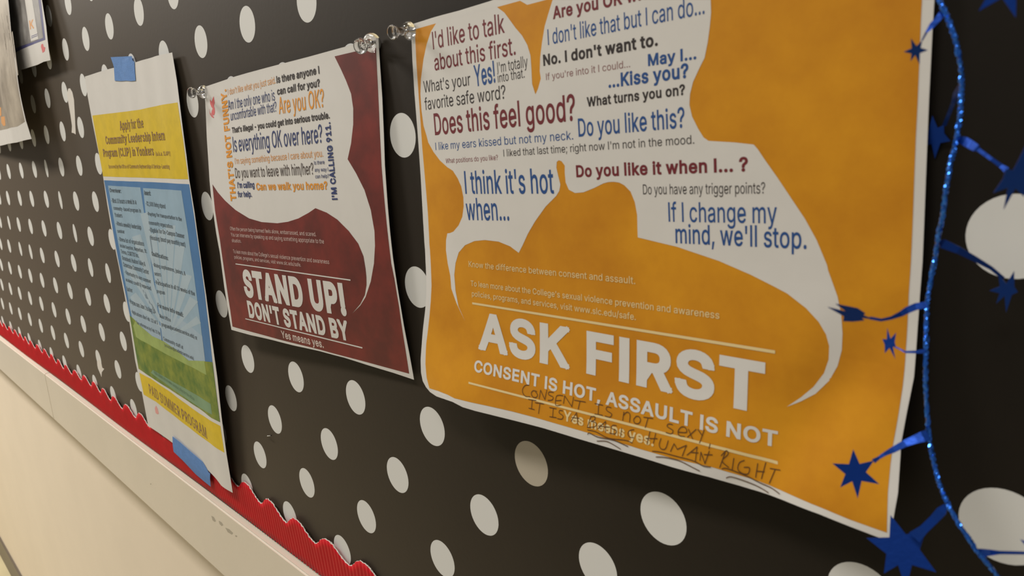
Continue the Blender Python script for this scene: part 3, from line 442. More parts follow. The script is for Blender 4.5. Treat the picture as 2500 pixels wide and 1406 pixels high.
m_grassl = mat('pale_grass_ink', (152, 172, 96), 0.55, var=0.1, vscale=60)
m_gry = mat('dim_text', (68, 78, 86), 0.55)
m_logo = mat('red_logo', (214, 104, 106), 0.6)
m_tape = mat('painters_tape', (94, 138, 200), 0.7, spec=0.3, var=0.07, vscale=160, bump=0.5, bscale=900)
m_red = mat('red_card', (206, 20, 34), 0.5, spec=0.4, var=0.05, vscale=60)
m_torn = mat('torn_card', (220, 215, 208), 0.8)
m_wall = mat('wall_paint', (232, 220, 203), 0.5, spec=0.4, var=0.02, vscale=5, bump=0.25, bscale=120)
m_frame = mat('frame_paint', (218, 209, 194), 0.42, spec=0.5, var=0.02, vscale=8, bump=0.35, bscale=160)
m_base = mat('baseboard_vinyl', (96, 86, 74), 0.4)
m_floor = mat('floor_tile', (200, 188, 150), 0.35, var=0.06, vscale=6)
m_foil = mat('blue_foil', (14, 62, 156), 0.34, metal=0.7, spec=0.6, bump=0.25, bscale=500)
m_tinsel = mat('blue_tinsel', (50, 118, 232), 0.16, metal=0.85, spec=0.8)
m_clear = mat('clear_plastic', (250, 250, 250), 0.03, trans=1.0, ior=1.49)
m_steel = mat('steel', (190, 190, 190), 0.25, metal=1.0)
m_photo = mat('grey_photo_ink', (146, 134, 118), 0.45, var=0.16, vscale=16, col2=(176, 166, 150))
m_photob = mat('blue_grey_photo_ink', (122, 118, 116), 0.45, var=0.16, vscale=26, col2=(150, 148, 146))
m_indigo = mat('indigo_ink', (84, 84, 132), 0.5, var=0.08)

# ---------------------------------------------------------------- the setting
def struct(o): o['kind'] = 'structure'; return o
struct(box('wall_back', -70, 16, -16, 14.25, -1.6, -0.35, m_wall))
struct(box('floor', -70, 16, 14.25, 15.4, -1.6, 24, m_floor))
struct(box('baseboard_back', -70, 16, 13.05, 14.25, -0.35, -0.28, m_base, bevel=0.0015))

# ---------------------------------------------------------------- bulletin board: panel, dotted paper, frame boards
board = thing('bulletin_board', 'long bulletin board covered in black paper with white polka dots above a cream frame', 'bulletin board', W(-5, 2.0, 0))
box('backing_panel', -40, 14, -15, 2.02, -0.349, -0.004, mat('cork', (150, 112, 74), 0.8), board)
box('backing_paper', -40, 14, -15, 2.0, -0.003, 0.0, m_black, board)
DOTS = [(604.9,876.2),(722.4,920),(868,970),(1055,1040.8),(1296.5,1131.7),(1618.5,1265.5),(564,972),(671,1024),(803.8,1083.8),(970.5,1159.4),(1182,1257),
(634.9,1110.3),(749.2,1178.5),(894.5,1261),(1080,1364),(490.5,102),(603.7,59.4),(119.3,38.9),(160,120.8),(209.4,95),(267,64.5),(339,28),(116,240),(158.2,225.3),
(153,320.8),(113.7,329),(196.9,311),(983,330.5),(21.2,418.6),(52,416.3),(84.2,413.5),(113.2,411.2),(149.8,407.8),(193.5,404.5),(19.7,483.4),(48.1,484.1),(77.6,485.4),
(113.2,486.4),(147.5,488.5),(185.9,490.8),(233,492.3),(22,543.8),(45.8,548.1),(74.8,552.7),(107.5,557.6),(145.2,562.7),(183,569.1),(221.4,576.8),(22.5,600.6),(49.7,607.5),
(74.8,614.7),(103.2,623.4),(139.5,632.1),(180,641.8),(221.2,653.1),(263.9,666.7),(171,710),(215,724.6),(261,741),(203.6,791),(248.6,811),(301,833),(541,742),(1019,701),(506,503),(470,250),
(2475,578),(2449,1285),(1459,1383)]
PY = 0.507
meas = {}
for px, py in DOTS:
    x, y = un(px, py)
    j = round(y / PY); off = (j % 2) * 0.5; i = round(x - off)
    meas[(i, j)] = (x - (i + off), y - j * PY)
def dot_shift(i, j):
    if (i, j) in meas: return meas[(i, j)]
    sx = sy = sw = 0.0
    for (a, b), (dx, dy) in meas.items():
        w = 1.0 / (((a - i) ** 2 + (b - j) ** 2) ** 1.5); sx += w * dx; sy += w * dy; sw += w
    return sx / sw * 0.9, sy / sw * 0.9
NARROW = {}
for px, py, k in ((113.2,411.2,.62),(147.5,488.5,.6),(183,569.1,.62),(263.9,666.7,.75),(221.2,653.1,.8),(74.8,614.7,.8),(49.7,607.5,.8),(22,543.8,.75),(1459,1383,1)):
    x, y = un(px, py); j = round(y / PY); NARROW[(round(x - (j % 2) * .5), j)] = k
verts, faces, gverts, gfaces = [], [], [], []
gx, gy = un(1296.5, 1131.7); gkey = (round(gx), round(gy / PY))
for j in range(-20, 4):
    for i in range(-26, 12):
        x = i + (j % 2) * 0.5; y = j * PY
        dx, dy = dot_shift(i, j); n = 40 if x > -4 else 24
        k = NARROW.get((i, j), 1.0)
        V, F = (gverts, gfaces) if (i, j) == gkey else (verts, faces)
        b = len(V)
        for q in range(n):
            t = 2 * math.pi * q / n
            V.append(W(x + dx + 0.143 * k * math.cos(t), y + dy - 0.143 * math.sin(t), 0.0004))
        F.append(tuple(range(b, b + n)))
o = obj('printed_dots', verts, faces, m_dot, board); o['kind'] = 'stuff'
obj('grey_dot', gverts, gfaces, m_dotgrey, board)['label'] = 'one dot of the paper, greyer than the rest'  # single dot given a greyer tone than its neighbours
for nm, a, b in (('frame_board', -40, -10.075), ('frame_board', -10.065, 14)):
    box(nm, a, b, 2.0, 2.975, -0.349, 0.09, m_frame, board, bevel=0.0016)
flat = Surf([0, 1], [0, 1], [[0.0012, 0.0012], [0.0012, 0.0012]])
def scaled(pts, ox, oy, k): return [(ox + x / k, oy + y / k) for x, y in pts]
scf = Surf([0, 1], [0, 1], [[0.0905, 0.0905], [0.0905, 0.0905]])
m_scuff = mat('scuff_grey', (176, 168, 152), 0.6)
for pts in ([(516,1259),(522,1262),(527,1272),(524,1274),(519,1270)], [(534,1271),(541,1275),(545,1282),(541,1284),(536,1279)], [(550,1288),(560,1292),(569,1301),(566,1305),(556,1299)], [(574,1306),(579,1308),(578,1311),(575,1310)], [(367,1180),(369,1180),(369,1183),(367,1183)]):
    drape('scuff_mark', [[[scf.p(q) for q in pts]]], scf, 0.0004, m_scuff, board)
# torn white patches where old paper was pulled off
sheet('torn_patch', scaled([(650,845),(668,842),(690,880),(705,950),(712,1060),(716,1150),(722,1282),(704,1270),(683,1265),(686,1200),(672,1100),(655,1000),(648,960),(640,900)], 0, 0, 3.906), flat, m_torn, board, 0.001)
sheet('torn_patch', scaled([(925,790),(945,770),(965,800),(975,850),(993,862),(980,880),(970,895),(968,940),(955,905),(935,860),(928,830)], 0, 680, 3.906), flat, m_torn, board, 0.001)

# ---------------------------------------------------------------- red corrugated scalloped border
bord = thing('border_strip', 'red corrugated cardboard border strip with scalloped upper edge along the board foot', 'border', W(-3, 2.0, 0))
PROF = [(0, 0), (.07, .12), (.14, .42), (.22, .74), (.32, .95), (.42, 1), (.52, .95), (.6, .8), (.7, .52), (.8, .27), (.88, .1), (.95, .02), (1, 0)]
def prof(s):
    for (a, u), (b, v) in zip(PROF, PROF[1:]):
        if s <= b: return u + (v - u) * (s - a) / (b - a)
    return 0
CP_ = 0.0592
def corr(x): return math.sin(2 * math.pi * x / CP_)
def botline(x):
    return 1.968 + 0.012 * math.sin(x * 0.9)
verts, faces = [], []
x = -21.0; NX = int((13.0 + 21.0) / (CP_ / 6)); ROWS = 7
for i in range(NX):
    x = -21.0 + i * CP_ / 6
    s = ((x + 0.76) / 0.592) % 1.0
    jag = noise.noise(Vector((x * 38, 0, 0))) * 0.012
    top = 1.612 - 0.124 * prof(s) + jag + 0.01 * math.sin(x * 1.3)
    bot = botline(x) + 0.004 * corr(x)
    for r in range(ROWS):
        t = r / (ROWS - 1); y = top + (bot - top) * t
        d = 0.018 + 0.020 * (1 - t) ** 1.3 * (0.8 + 0.5 * math.sin(x * 2.1)) + 0.006 * corr(x) * (0.4 + 0.6 * min(1, t * 6))
        verts.append(W(x, y, d))
for i in range(NX - 1):
    for r in range(ROWS - 1):
        a = i * ROWS + r; faces.append((a, a + 1, a + ROWS + 1, a + ROWS))
o = obj('corrugated_card', verts, faces, [m_red, m_torn], bord, smooth=True)
m = o.modifiers.new('thickness', 'SOLIDIFY'); m.thickness = 0.010 * S; m.offset = -1.0 if o.data.polygons[0].normal.y < 0 else 1.0; m.material_offset_rim = 1
# torn white liner showing in flecks along the cut scallops
verts, faces = [], []
for i in range(0, NX - 3):
    x = -21.0 + i * CP_ / 6; s = ((x + 0.76) / 0.592) % 1.0
    if x < -9 or x > 6 or s < 0.5 and s > 0.1: continue
    if noise.noise(Vector((x * 60, 5, 0))) < -0.02: continue
    top = 1.612 - 0.124 * prof(s) + 0.01 * math.sin(x * 1.3)
    b = len(verts); g = 0.006 + 0.012 * abs(noise.noise(Vector((x * 90, 2, 0))))
    dd = 0.018 + 0.020 * (0.8 + 0.5 * math.sin(x * 2.1)) - 0.008
    xa = x + CP_ / 6 * 1.3; sa = ((xa + 0.76) / 0.592) % 1.0; ta = 1.612 - 0.124 * prof(sa) + 0.01 * math.sin(xa * 1.3)
    verts += [W(x, top + .012, dd), W(xa, ta + .012, dd), W(xa, ta - g, dd), W(x, top - g, dd)]
    faces.append((b, b + 1, b + 2, b + 3))
o = obj('torn_edge', verts, faces, m_torn, bord); o['label'] = 'white torn card edge'; o['kind'] = 'stuff'
# ---------------------------------------------------------------- staple
st = thing('staple', 'small bent silver staple in the black paper below the maroon poster', 'staple', at(660, 1063, 0.0))
def tube(name, pts, rad, material, parent, seg=8, rfun=None):
    verts, faces = [], []; n = len(pts); prev = None
    for i, p in enumerate(pts):
        t = (pts[min(i + 1, n - 1)] - pts[max(i - 1, 0)]).normalized()
        if prev is None: a = t.orthogonal().normalized()
        else: a = (prev - t * prev.dot(t)).normalized()
        prev = a; b = t.cross(a)
        for k in range(seg):
            th = 2 * math.pi * k / seg; r = rad * (rfun(i, k) if rfun else 1.0)
            verts.append(p + (a * math.cos(th) + b * math.sin(th)) * r)
    for i in range(n - 1):
        for k in range(seg):
            k2 = (k + 1) % seg; faces.append((i * seg + k, i * seg + k2, (i + 1) * seg + k2, (i + 1) * seg + k))
    faces.append(tuple(range(seg))[::-1]); faces.append(tuple((n - 1) * seg + k for k in range(seg)))
    return obj(name, verts, faces, material, parent, smooth=True)
sx, sy = un(660, 1063)
tube('staple_wire', [W(sx - .03, sy + .01, -.002), W(sx - .03, sy + .01, .02), W(sx, sy - .005, .03), W(sx + .03, sy - .01, .018), W(sx + .03, sy - .01, -.002)], 0.0004, m_steel, st, 6)

# ---------------------------------------------------------------- far left posters
SB = Surf([-11, -9, -8, -7.4], [-8, -5, -4, -3.2, -2.5], [[.1, .1, .1, .1], [.12, .14, .16, .18], [.14, .16, .2, .24], [.14, .18, .24, .30], [.14, .18, .24, .30]])
SA = Surf([-9, -7.5, -6.5, -5.2], [-8, -5, -4.2, -3.6], [[.02, .03, .04, .03], [.03, .04, .06, .06], [.04, .06, .10, .10], [.05, .08, .12, .13]])
pa = thing('poster', 'small poster with indigo border half hidden at the far upper left', 'poster', W(-6.5, -5, 0), None)
sheet('paper_sheet', [('L', -8.6, -8), (*(('L', -5.0, -8)),), (102, 0), (112.6, 64), (123, 147), (106, 151), (92, 158), (77, 162.6), (60, 168), (48.6, 171.5), ('L', -8.6, -3.66)], SA, m_paper, pa)
drape('indigo_field', [[[SA.p(q) for q in [('L', -8.5, -7.9), ('L', -5.15, -7.9), (100, 0), (111, 97), (92, 104), (77, 110), (38.4, 128), ('L', -8.5, -3.95)]]]], SA, E1, m_indigo, pa)
drape('photo_area', [[[SA.p(q) for q in [('L', -8.4, -7.9), ('L', -5.4, -7.9), (94, 0), (106, 92), (77, 104), (38, 118), ('L', -8.4, -4.1)]]]], SA, E2, m_photob, pa)
drape('white_panel', [[[SA.p(q) for q in [('L', -6.35, -7.9), ('L', -5.75, -7.9), (79, 0), (94, 95), (76, 101), (61, 0)]]]], SA, E3, m_paper, pa)
for k in (0, 1): drape('thin_line', [[[SA.p(q) for q in [(77, 88 + 4 * k), (92, 82 + 4 * k), (92, 83.6 + 4 * k), (77, 89.8 + 4 * k)]]]], SA, E4, m_indigo, pa)
write(SA, pa, 'K', (74, 72), (84, 69), (73, 50), m_txtorl, 30, eps=E4, name='letter')
drape('red_emblem', [[[SA.p(q) for q in [(101, 108), (105, 107), (107, 114), (111, 116), (109, 126), (104, 129), (102, 121), (100, 114)]]]], SA, E1, m_logo, pa)
pb = thing('poster', 'curling grey photo poster cut off by the left edge of the picture', 'poster', W(-9, -4, 0))
sheet('paper_sheet', [('L', -11.5, -8), ('L', -7.25, -8), (20, 0), (28, 90), (38.4, 154), (46, 212.5), (63, 294), (77, 339), (62, 342), (40, 348), (20, 351), (0, 356), ('L', -11.5, -2.62)], SB, m_paper, pb)
drape('photo_area', [[[SB.p(q) for q in [('L', -11.4, -7.9), ('L', -7.3, -7.9), (19, 0), (27, 90), (37, 154), (44.5, 212.5), (61, 297), (43, 308.5), (20, 314), (0, 318), ('L', -11.4, -3.0)]]]], SB, E1, m_photo, pb)
for a in ([(0, 262), (3, 262), (4, 282), (0, 284)], [(3, 285), (12, 284), (14, 306), (9, 308), (4, 300)]):
    drape('orange_mark', [[[SB.p(q) for q in a]]], SB, E2, m_txtorl, pb)
rr = random.Random(3)
for k in range(9):
    x0 = 2 + k * 3.4; y0 = rr.uniform(10, 120); L_ = rr.uniform(50, 110); dx = L_ * 0.17
    drape('pale_streak', [[[SB.p(q) for q in [(x0, y0), (x0 + 1.6, y0 - 4), (x0 + dx * .8 + 2, y0 + L_), (x0 + dx * .8, y0 + L_ + 3)]]]], SB, E2, mat('streak_ink', (176, 166, 150), 0.5), pb)

# ---------------------------------------------------------------- blue and yellow notice held by tape
SP = Surf([-3.9, -3.1, -2.3, -1.5, -.8], [-3.1, -2, -.8, .5, 1.7],
          [[.020, .020, .012, .022, .040], [.03, .05, .05, .06, .09], [.05, .07, .08, .09, .125], [.05, .08, .085, .09, .115], [.065, .06, .06, .07, .10]], ripple=0.004, rper=0.55)
pc = thing('notice', 'tall notice with yellow bands, sky and grass, held by two pieces of blue tape', 'notice', W(-2.4, -0.7, 0))
sheet('paper_sheet', [(207,187),(260,170),(300,160),(331,152),(380,137),(420,128),(432,200),(443,290),(455,380),(462,440),(475,520),(490,630),(503,720),(516,820),(530,920),(541,1020),(553,1110),(568,1203),(540,1185),(500,1140),(460,1108),(420,1080),(385,1055),(362,1040),(345,950),(330,880),(315,780),(304,720),(291,655),(276,580),(262,500),(250,420),(239,365),(226,300),(214,235)], SP, m_paper, pc)
drape('yellow_heading_band', [[[SP.p(q) for q in [(225.5,282),(285,275),(340,268),(390,257),(433.6,250),(447,340),(460,437.5),(400,435.5),(330,433),(252,430.6),(240,365)]]]], SP, E1, m_yellow, pc)
sky = [(254,440),(330,443),(400,446),(462,449.7),(475,535),(490,640),(500,715),(510,800),(519,884),(537.4,1030),(515.6,1019),(500,1006.6),(461,980),(420,953),(367,919),(351,908),(338.8,900),(330,850),(317,770),(304,705),(290,640),(277,570),(263,490)]
drape('sky_picture', [[[SP.p(q) for q in sky]]], SP, E1, m_blue, pc)
grass = [(317,770),(331.6,783),(348,800),(371.6,820),(401,833.6),(429.5,853),(461,880),(492,881),(519,883.7),(528,955),(537.4,1030),(515.6,1019),(500,1006.6),(461,980),(420,953),(367,919),(351,908),(338.8,900),(330,850)]
lp = [(264,453),(303,455),(343,457.6),(358,560),(378,700),(390,790),(398,860),(365,841),(332.5,822),(322,773),(308,700),(294,620),(279,540)]
rp = [(349.5,459),(396,462),(443,465),(458,560),(474,670),(490,790),(504.7,915),(450,887),(402,862),(392,790),(380,700),(360,560)]
drape('text_panel', [[[SP.p(q) for q in lp]]], SP, E2, m_panel, pc)
drape('text_panel', [[[SP.p(q) for q in rp]]], SP, E2, m_panel, pc)
glow = mat('horizon_glow_ink', (158, 180, 197), 0.55, var=0.04)
drape('horizon_glow', [[[SP.p(q) for q in [(322,773),(314,735),(330,742),(352,760),(372,775),(390,790),(394,822),(398,860),(365,841),(332.5,822)]]]], SP, 0.0020, glow, pc)
drape('horizon_glow', [[[SP.p(q) for q in [(392,790),(410,772),(440,778),(470,800),(494,820),(500,870),(504.7,915),(450,887),(402,862)]]]], SP, 0.0020, glow, pc)
sun = (413, 822)
for k, (tx, ty, w) in enumerate([(316,650,9),(333,575,11),(352,520,9),(372,570,10),(394,560,10),(417,550,12),(440,600,12),(458,670,12),(474,730,12),(486,780,10),(345,690,9),(325,720,9)]):
    dx, dy = tx - sun[0], ty - sun[1]; L_ = math.hypot(dx, dy); nx, ny = -dy / L_ * w, dx / L_ * w
    drape('sun_ray', [[[SP.p(q) for q in [(sun[0] + dx * .08, sun[1] + dy * .08), (tx + nx, ty + ny), (tx - nx, ty - ny)]]]], SP, 0.0022, m_ray, pc)
drape('grass_picture', [[[SP.p(q) for q in grass]]], SP, 0.0027, m_grass, pc)
drape('pale_overlay', [[[SP.p(q) for q in [(331.6,783),(348,800),(371.6,820),(401,833.6),(429.5,853),(461,880),(492,881),(499.5,881),(504.7,915),(450,887),(402,862),(365,841),(332.5,822),(326,795)]]]], SP, 0.0033, m_grassl, pc)
drape('pale_overlay', [[[SP.p(q) for q in [(374,902.5),(420,930),(470,958),(515,985.5),(518.7,1012),(490,996),(440,962),(368.5,909.5)]]]], SP, 0.0033, mat('pale_green_ink', (116, 150, 116), 0.55, var=0.08), pc)
drape('yellow_foot_band', [[[SP.p(q) for q in [(340,909.5),(367,923.6),(420,959.6),(446,980),(488,1010),(538,1039.6),(548,1105),(504.7,1075.7),(470,1050),(437.5,1025),(380,980),(351,963)]]]], SP, E1, m_yellow, pc)
for sx_, (a, b) in enumerate([((20, 505), (40, 560))]): pass
def AW(s, x0, y0, x1, y1, yt, m_, bold=0, slab=True, eps=0.0040, name='phrase'):
    write(SP, pc, s, (x0, y0), (x1, y1), (x0 - 1, yt), m_, bold, slab, eps, name)
K4 = 6.392
def a4(x, y): return 220 + x / K4, 240 + y / K4
def a5(x, y): return 240 + x / K4, 420 + y / K4
def a6(x, y): return 280 + x / K4, 620 + y / K4
def a7(x, y): return 320 + x / K4, 800 + y / K4
for s, f, p, q, t, mm, bd in [
    ('Apply for the', a4, (472,498), (838,455), 355, m_purple, 8), ('Community Leadership Intern', a4, (255,715), (1175,650), 590, m_purple, 12),
    ('Program (CLIP) in Yonkers', a4, (215,912), (1000,888), 790, m_purple, 12), ('(a.k.a. SLAPY)', a4, (1030,892), (1258,892), 830, m_purple, 4),
    ('Sponsored by the Office of Community Partnerships & Service-Learning', a4, (295,1088), (1245,1095), 1035, m_purple, 6),
    ('Overview:', a5, (185,312), (362,325), 250, m_gry, 16), ('-Work 10 hours a week in a', a5, (212,478), (600,500), 408, m_gry, 6),
    ('community-based program in', a5, (245,585), (672,630), 530, m_gry, 6), ('Yonkers', a5, (262,698), (380,708), 635, m_gry, 6),
    ('-Attend a weekly leadership', a5, (283,828), (675,895), 765, m_gry, 6), ('seminar', a5, (305,945), (415,955), 890, m_gry, 6),
    ('-Diverse list of organizations', a5, (325,1072), (720,1150), 1010, m_gry, 6), ('include Greyston, Nepperhan, St.', a5, (345,1168), (765,1262), 1115, m_gry, 6),
    ('Teresa, CURTIS Inc.', a5, (362,1265), (640,1335), 1205, m_gry, 6), ('Groundwork Hudson Valley &', a6, (125,88), (485,190), 25, m_gry, 6),
    ('Cornerstone Community Center', a6, (142,190), (540,315), 125, m_gry, 6), ('-Opportunity to earn summer', a6, (165,305), (572,455), 250, m_gry, 6),
    ('academic credit if requested', a6, (180,420), (575,565), 365, m_gry, 6), ('later', a6, (198,575), (285,600), 510, m_gry, 6),
    ('-Program runs June 1 to Aug 10', a6, (235,760), (635,930), 695, m_gry, 6), ('-Applications due Feb. 12 at 5', a6, (268,915), (680,1100), 860, m_gry, 6),
    ('-Two references by Feb 15 by', a6, (335,1080), (720,1265), 1030, m_gry, 6),
    ('Award:', a5, (722,355), (825,365), 285, m_gry, 16), ('-$2,500 living stipend', a5, (750,520), (1055,568), 455, m_gry, 6),
    ('-Paying for transportation to the', a5, (768,672), (1308,765), 618, m_gry, 8), ('community organizations', a5, (795,812), (1170,880), 755, m_gry, 6),
    ('-Eligible for On-Campus Summer', a5, (802,928), (1350,1032), 865, m_gry, 8), ('Housing (must pay monthly rent)', a5, (825,1050), (1365,1165), 985, m_gry, 8),
    ('Qualifications:', a5, (842,1300), (1100,1378), 1235, m_gry, 14), ('-Rising sophomores, juniors, &', a6, (605,190), (1110,335), 132, m_gry, 8),
    ('seniors', a6, (628,330), (730,350), 270, m_gry, 6), ('-Participation in all 10 weeks of the', a6, (635,465), (1258,650), 405, m_gry, 8),
    ('program', a6, (662,602), (792,632), 545, m_gry, 6), ('For more info email:', a6, (680,825), (1080,985), 760, m_gry, 16),
    ('Main Office', a6, (708,985), (880,1058), 930, m_gry, 6), ('program@academicservice.edu) or', a6, (738,1120), (1295,1340), 1062, m_gry, 8),
    ('Community staff at', a7, (512,190), (820,335), 135, m_gry, 6), ('(volunteer@academicservice.edu)', a7, (530,290), (985,505), 240, m_gry, 6),
    ('Applications are at www.service, stop by the office', a7, (360,705), (995,1140), 655, mat('dim_green_text', (84, 116, 92), 0.55), 4)]:
    (x0, y0), (x1, y1), (_, yt) = f(*p), f(*q), f(p[0], t)
    AW(s, x0, y0, x1, y1, yt, mm, bd)
AW('PAID SUMMER PROGRAM', 366, 960, 507, 1072, 938, m_purple, 6, eps=E3, name='heading')
drape('red_emblem', [[[SP.p(q) for q in [(378,996),(381,990),(385,997),(388,1010),(384,1011),(380,1008)]]]], SP, E1, mat('faded_red_logo', (224, 160, 156), 0.6), pc)
ST = Surf([0, 1], [0, 1], [[0, 0], [0, 0]], extra=lambda x, y: max(SP(x, y) if y > -3.14 else 0.012, 0.012) + 0.006)
o = sheet('painters_tape', [(270,139.5),(321,137),(323,147),(327.7,151),(329,175),(330.7,197),(320,198),(308,197),(296,198),(280,197),(278,164),(274,151)], ST, m_tape, None, 0.002)
o['label'] = 'square piece of blue tape on the top edge of the tall notice'; o['category'] = 'tape'
def tb(x, y):
    edge = 1.66 + 0.02 * (x + 3)
    return 0.08 if y < edge else max(0.055, 0.08 - (y - edge) * 0.12)
ST2 = Surf([0, 1], [0, 1], [[0, 0], [0, 0]], extra=tb)
o = sheet('painters_tape', [(421,1065),(441,1081),(466,1103),(493,1126),(501,1138),(509,1153),(513,1156),(514.4,1188),(498,1175),(478,1158),(447,1125),(424,1103),(421.6,1087)], ST2, m_tape, None, 0.002)
o['label'] = 'slanting strip of blue tape over the foot of the tall notice and the red border'; o['category'] = 'tape'

# ---------------------------------------------------------------- maroon poster
SU = Surf([-.1, .7, 1.5, 2.3, 2.9], [-2.65, -2.0, -1.4, -.8, -.3],
          [[.025, .03, .03, .03, .02], [.06, .075, .07, .06, .045], [.10, .105, .095, .08, .06], [.115, .115, .10, .075, .055], [.12, .105, .085, .055, .03]], ripple=0.0015, rper=0.8)
ps = thing('poster', 'maroon and white poster headed STAND UP! held by two clear push pins', 'poster', W(1.4, -1.4, 0))
sheet('paper_sheet', [(500,212),(573,187),(604,178),(650,165.5),(690,155),(750,139.5),(858,110),(922,95),(924.8,121.5),(929,180),(933,239),(936.5,320),(939.4,403),(946.4,502.4),(952.5,570),(959.3,630.4),(969,695),(980,760.5),(999,863),(1010.5,927),(960,910),(900,892),(840,873),(780,857),(720,844),(665,830),(612,818),(565,805),(556,752),(547.6,701),(536.8,617.6),(528,570),(521.4,523),(515,477),(511.5,440),(509,400),(505,340),(503,290),(500.5,239)], SU, m_paper, ps)
r6 = lambda p: (440 + p[0] / 3.905, 60 + p[1] / 3.905)
r7 = lambda p: (460 + p[0] / 3.906, 400 + p[1] / 3.906)
r8 = lambda p: (480 + p[0] / 3.7, 620 + p[1] / 3.7)
mar = [r6(p) for p in [(1472,303),(1530,420),(1580,530),(1630,660),(1650,800),(1650,950),(1630,1130),(1597,1283)]] + [r7(p) for p in [(1600,90),(1680,250),(1740,440),(1775,640),(1780,780),(1770,950),(1740,1120),(1690,1270),(1640,1350)]] + [(858.4,767.3)] + \
      [r8(p) for p in [(1480,450),(1520,370),(1535,280)]] + [r7(p) for p in [(1698,1080),(1690,1000),(1670,880),(1620,760),(1530,640),(1420,530),(1320,465),(1212,422),(1150,465),(1050,520),(950,552),(850,566),(700,555),(580,520),(450,440),(350,350),(280,270),(230,195)]] + \
      [(525.3,515),(536.8,584),(547,656),(562.4,758),(567.8,797),(680,828),(780,853),(900,885),(999,912),(988,840),(974.6,749.7),(963,680),(955.4,643),(946.4,566.4),(938.8,489.6),(931.7,405.7),(928,330),(925.3,264.9),(921,180),(917.6,114)]
drape('maroon_field', [[[SU.p(q) for q in mar]]], SU, E1, m_maroon, ps)
LO, NV, BK, OR = m_txtorl, m_txtnavy, m_txtblk, m_txtor
for s, f0, p0, f1, p1, t, mm, bd in [
    ("I don't like what you just said.", r6, (458,672), r6, (912,560), 612, LO, 0), ('Is there anyone I', r6, (922,560), r6, (1330,468), 490, BK, 26),
    ('can call for you?', r6, (928,672), r6, (1335,590), 604, BK, 26), ('Am I the only one who is', r6, (462,815), r6, (905,722), 720, NV, 0),
    ('uncomfortable with that?', r6, (485,915), r6, (922,828), 828, NV, 0), ('Are you OK?', r6, (945,853), r6, (1378,785), 692, OR, 6),
    ("That's illegal - you could get into serious trouble.", r6, (497,1035), r6, (1428,895), 980, BK, 26), ('Is everything OK over here?', r6, (510,1215), r6, (1362,1125), 1068, NV, 4),
    ("I'm saying something because I care about you.", r6, (525,1330), r6, (1365,1258), 1272, LO, -6), ('Do you want to leave with him/her?', r7, (452,135), r7, (1198,100), 40, mat('brown_text', (84, 74, 70), .55), 2),
    ('Is there', r6, (1280,1335), r6, (1378,1328), 1298, NV, 4), ('any way I', r7, (1208,75), r7, (1335,70), 38, NV, 4), ('can help?', r7, (1213,137), r7, (1345,132), 102, NV, 4),
    ("I'm calling", r7, (472,232), r7, (632,228), 174, NV, 22), ('for help.', r7, (475,318), r7, (608,316), 262, NV, 22), ('Can we walk you home?', r7, (652,252), r7, (1330,245), 182, OR, 24)]:
    a = f0(p0); b = f1(p1); c = f0((p0[0] - 3, t))
    write(SU, ps, s, a, b, c, mm, bd, label="printed line '%s'" % s)
write(SU, ps, "THAT'S NOT FUNNY.", (577.8,490), (552.7,217), (563.9,491.5), OR, 36, label="orange line running up the sheet, 'THAT'S NOT FUNNY.'")
write(SU, ps, "I'M CALLING 911.", (824.8,487.5), (806.9,297.5), (811.2,488.5), NV, 36, label="blue line running up the sheet, 'I'M CALLING 911.'")
PW = m_paper
for s, p0, p1, t in [('Often the person being harmed feels alone, embarrassed, and scared.', (402,632), (1222,690), 598), ('You can intervene by speaking up and saying something appropriate to the', (410,690), (1297,760), 655),
    ('situation.', (418,745), (507,752), 712), ("To lean more about the College's sexual violence prevention and awareness", (432,850), (1347,955), 815), ('policies, programs, and services, visit www.slc.edu/safe.', (442,902), (1078,980), 870)]:
    write(SU, ps, s, r7(p0), r7(p1), r7((p0[0] - 2, t)), mat('pale_pink_text', (212, 186, 180), .55), 0, name='small_print')
def rule(surf, parent, a, b, w0, w1, material, name='rule'):
    n = 12; up, lo = [], []
    for k in range(n + 1):
        t = k / n; x = a[0] + (b[0] - a[0]) * t; y = a[1] + (b[1] - a[1]) * t; w = (w0 + (w1 - w0) * t) / 2
        up.append(surf.p((x, y - w))); lo.append(surf.p((x, y + w)))
    drape(name, [[up + lo[::-1]]], surf, E3, material, parent)
rule(SU, ps, (575.7, 644), (856.3, 683.7), 2.2, 3.2, PW); rule(SU, ps, (599.5, 777.8), (885.4, 849), 2.2, 3.2, PW)
write(SU, ps, 'STAND UP!', (599.5, 724), (848.5, 772.5), (592.5, 657), PW, 46, name='headline')
write(SU, ps, "DON'T STAND BY", (609.5, 775), (855.5, 833.5), (603, 733), PW, 40, name='headline')
write(SU, ps, 'Yes means yes.', (689, 824.5), (791.6, 849.7), (684, 806), mat('pale_text', (205, 190, 182), .55), 22, name='phrase')
em = [[(320,682),(326,720),(330,745),(322,775),(330,800),(332,840),(325,862),(308,868),(296,850),(302,822),(310,800),(298,785),(286,755),(284,712),(300,735),(306,715)], [(275,800),(284,835),(300,862),(322,880),(320,893),(300,880),(284,855)]]
drape('red_emblem', [[[SU.p(r6(q)) for q in l]] for l in em], SU, E1, m_logo, ps)

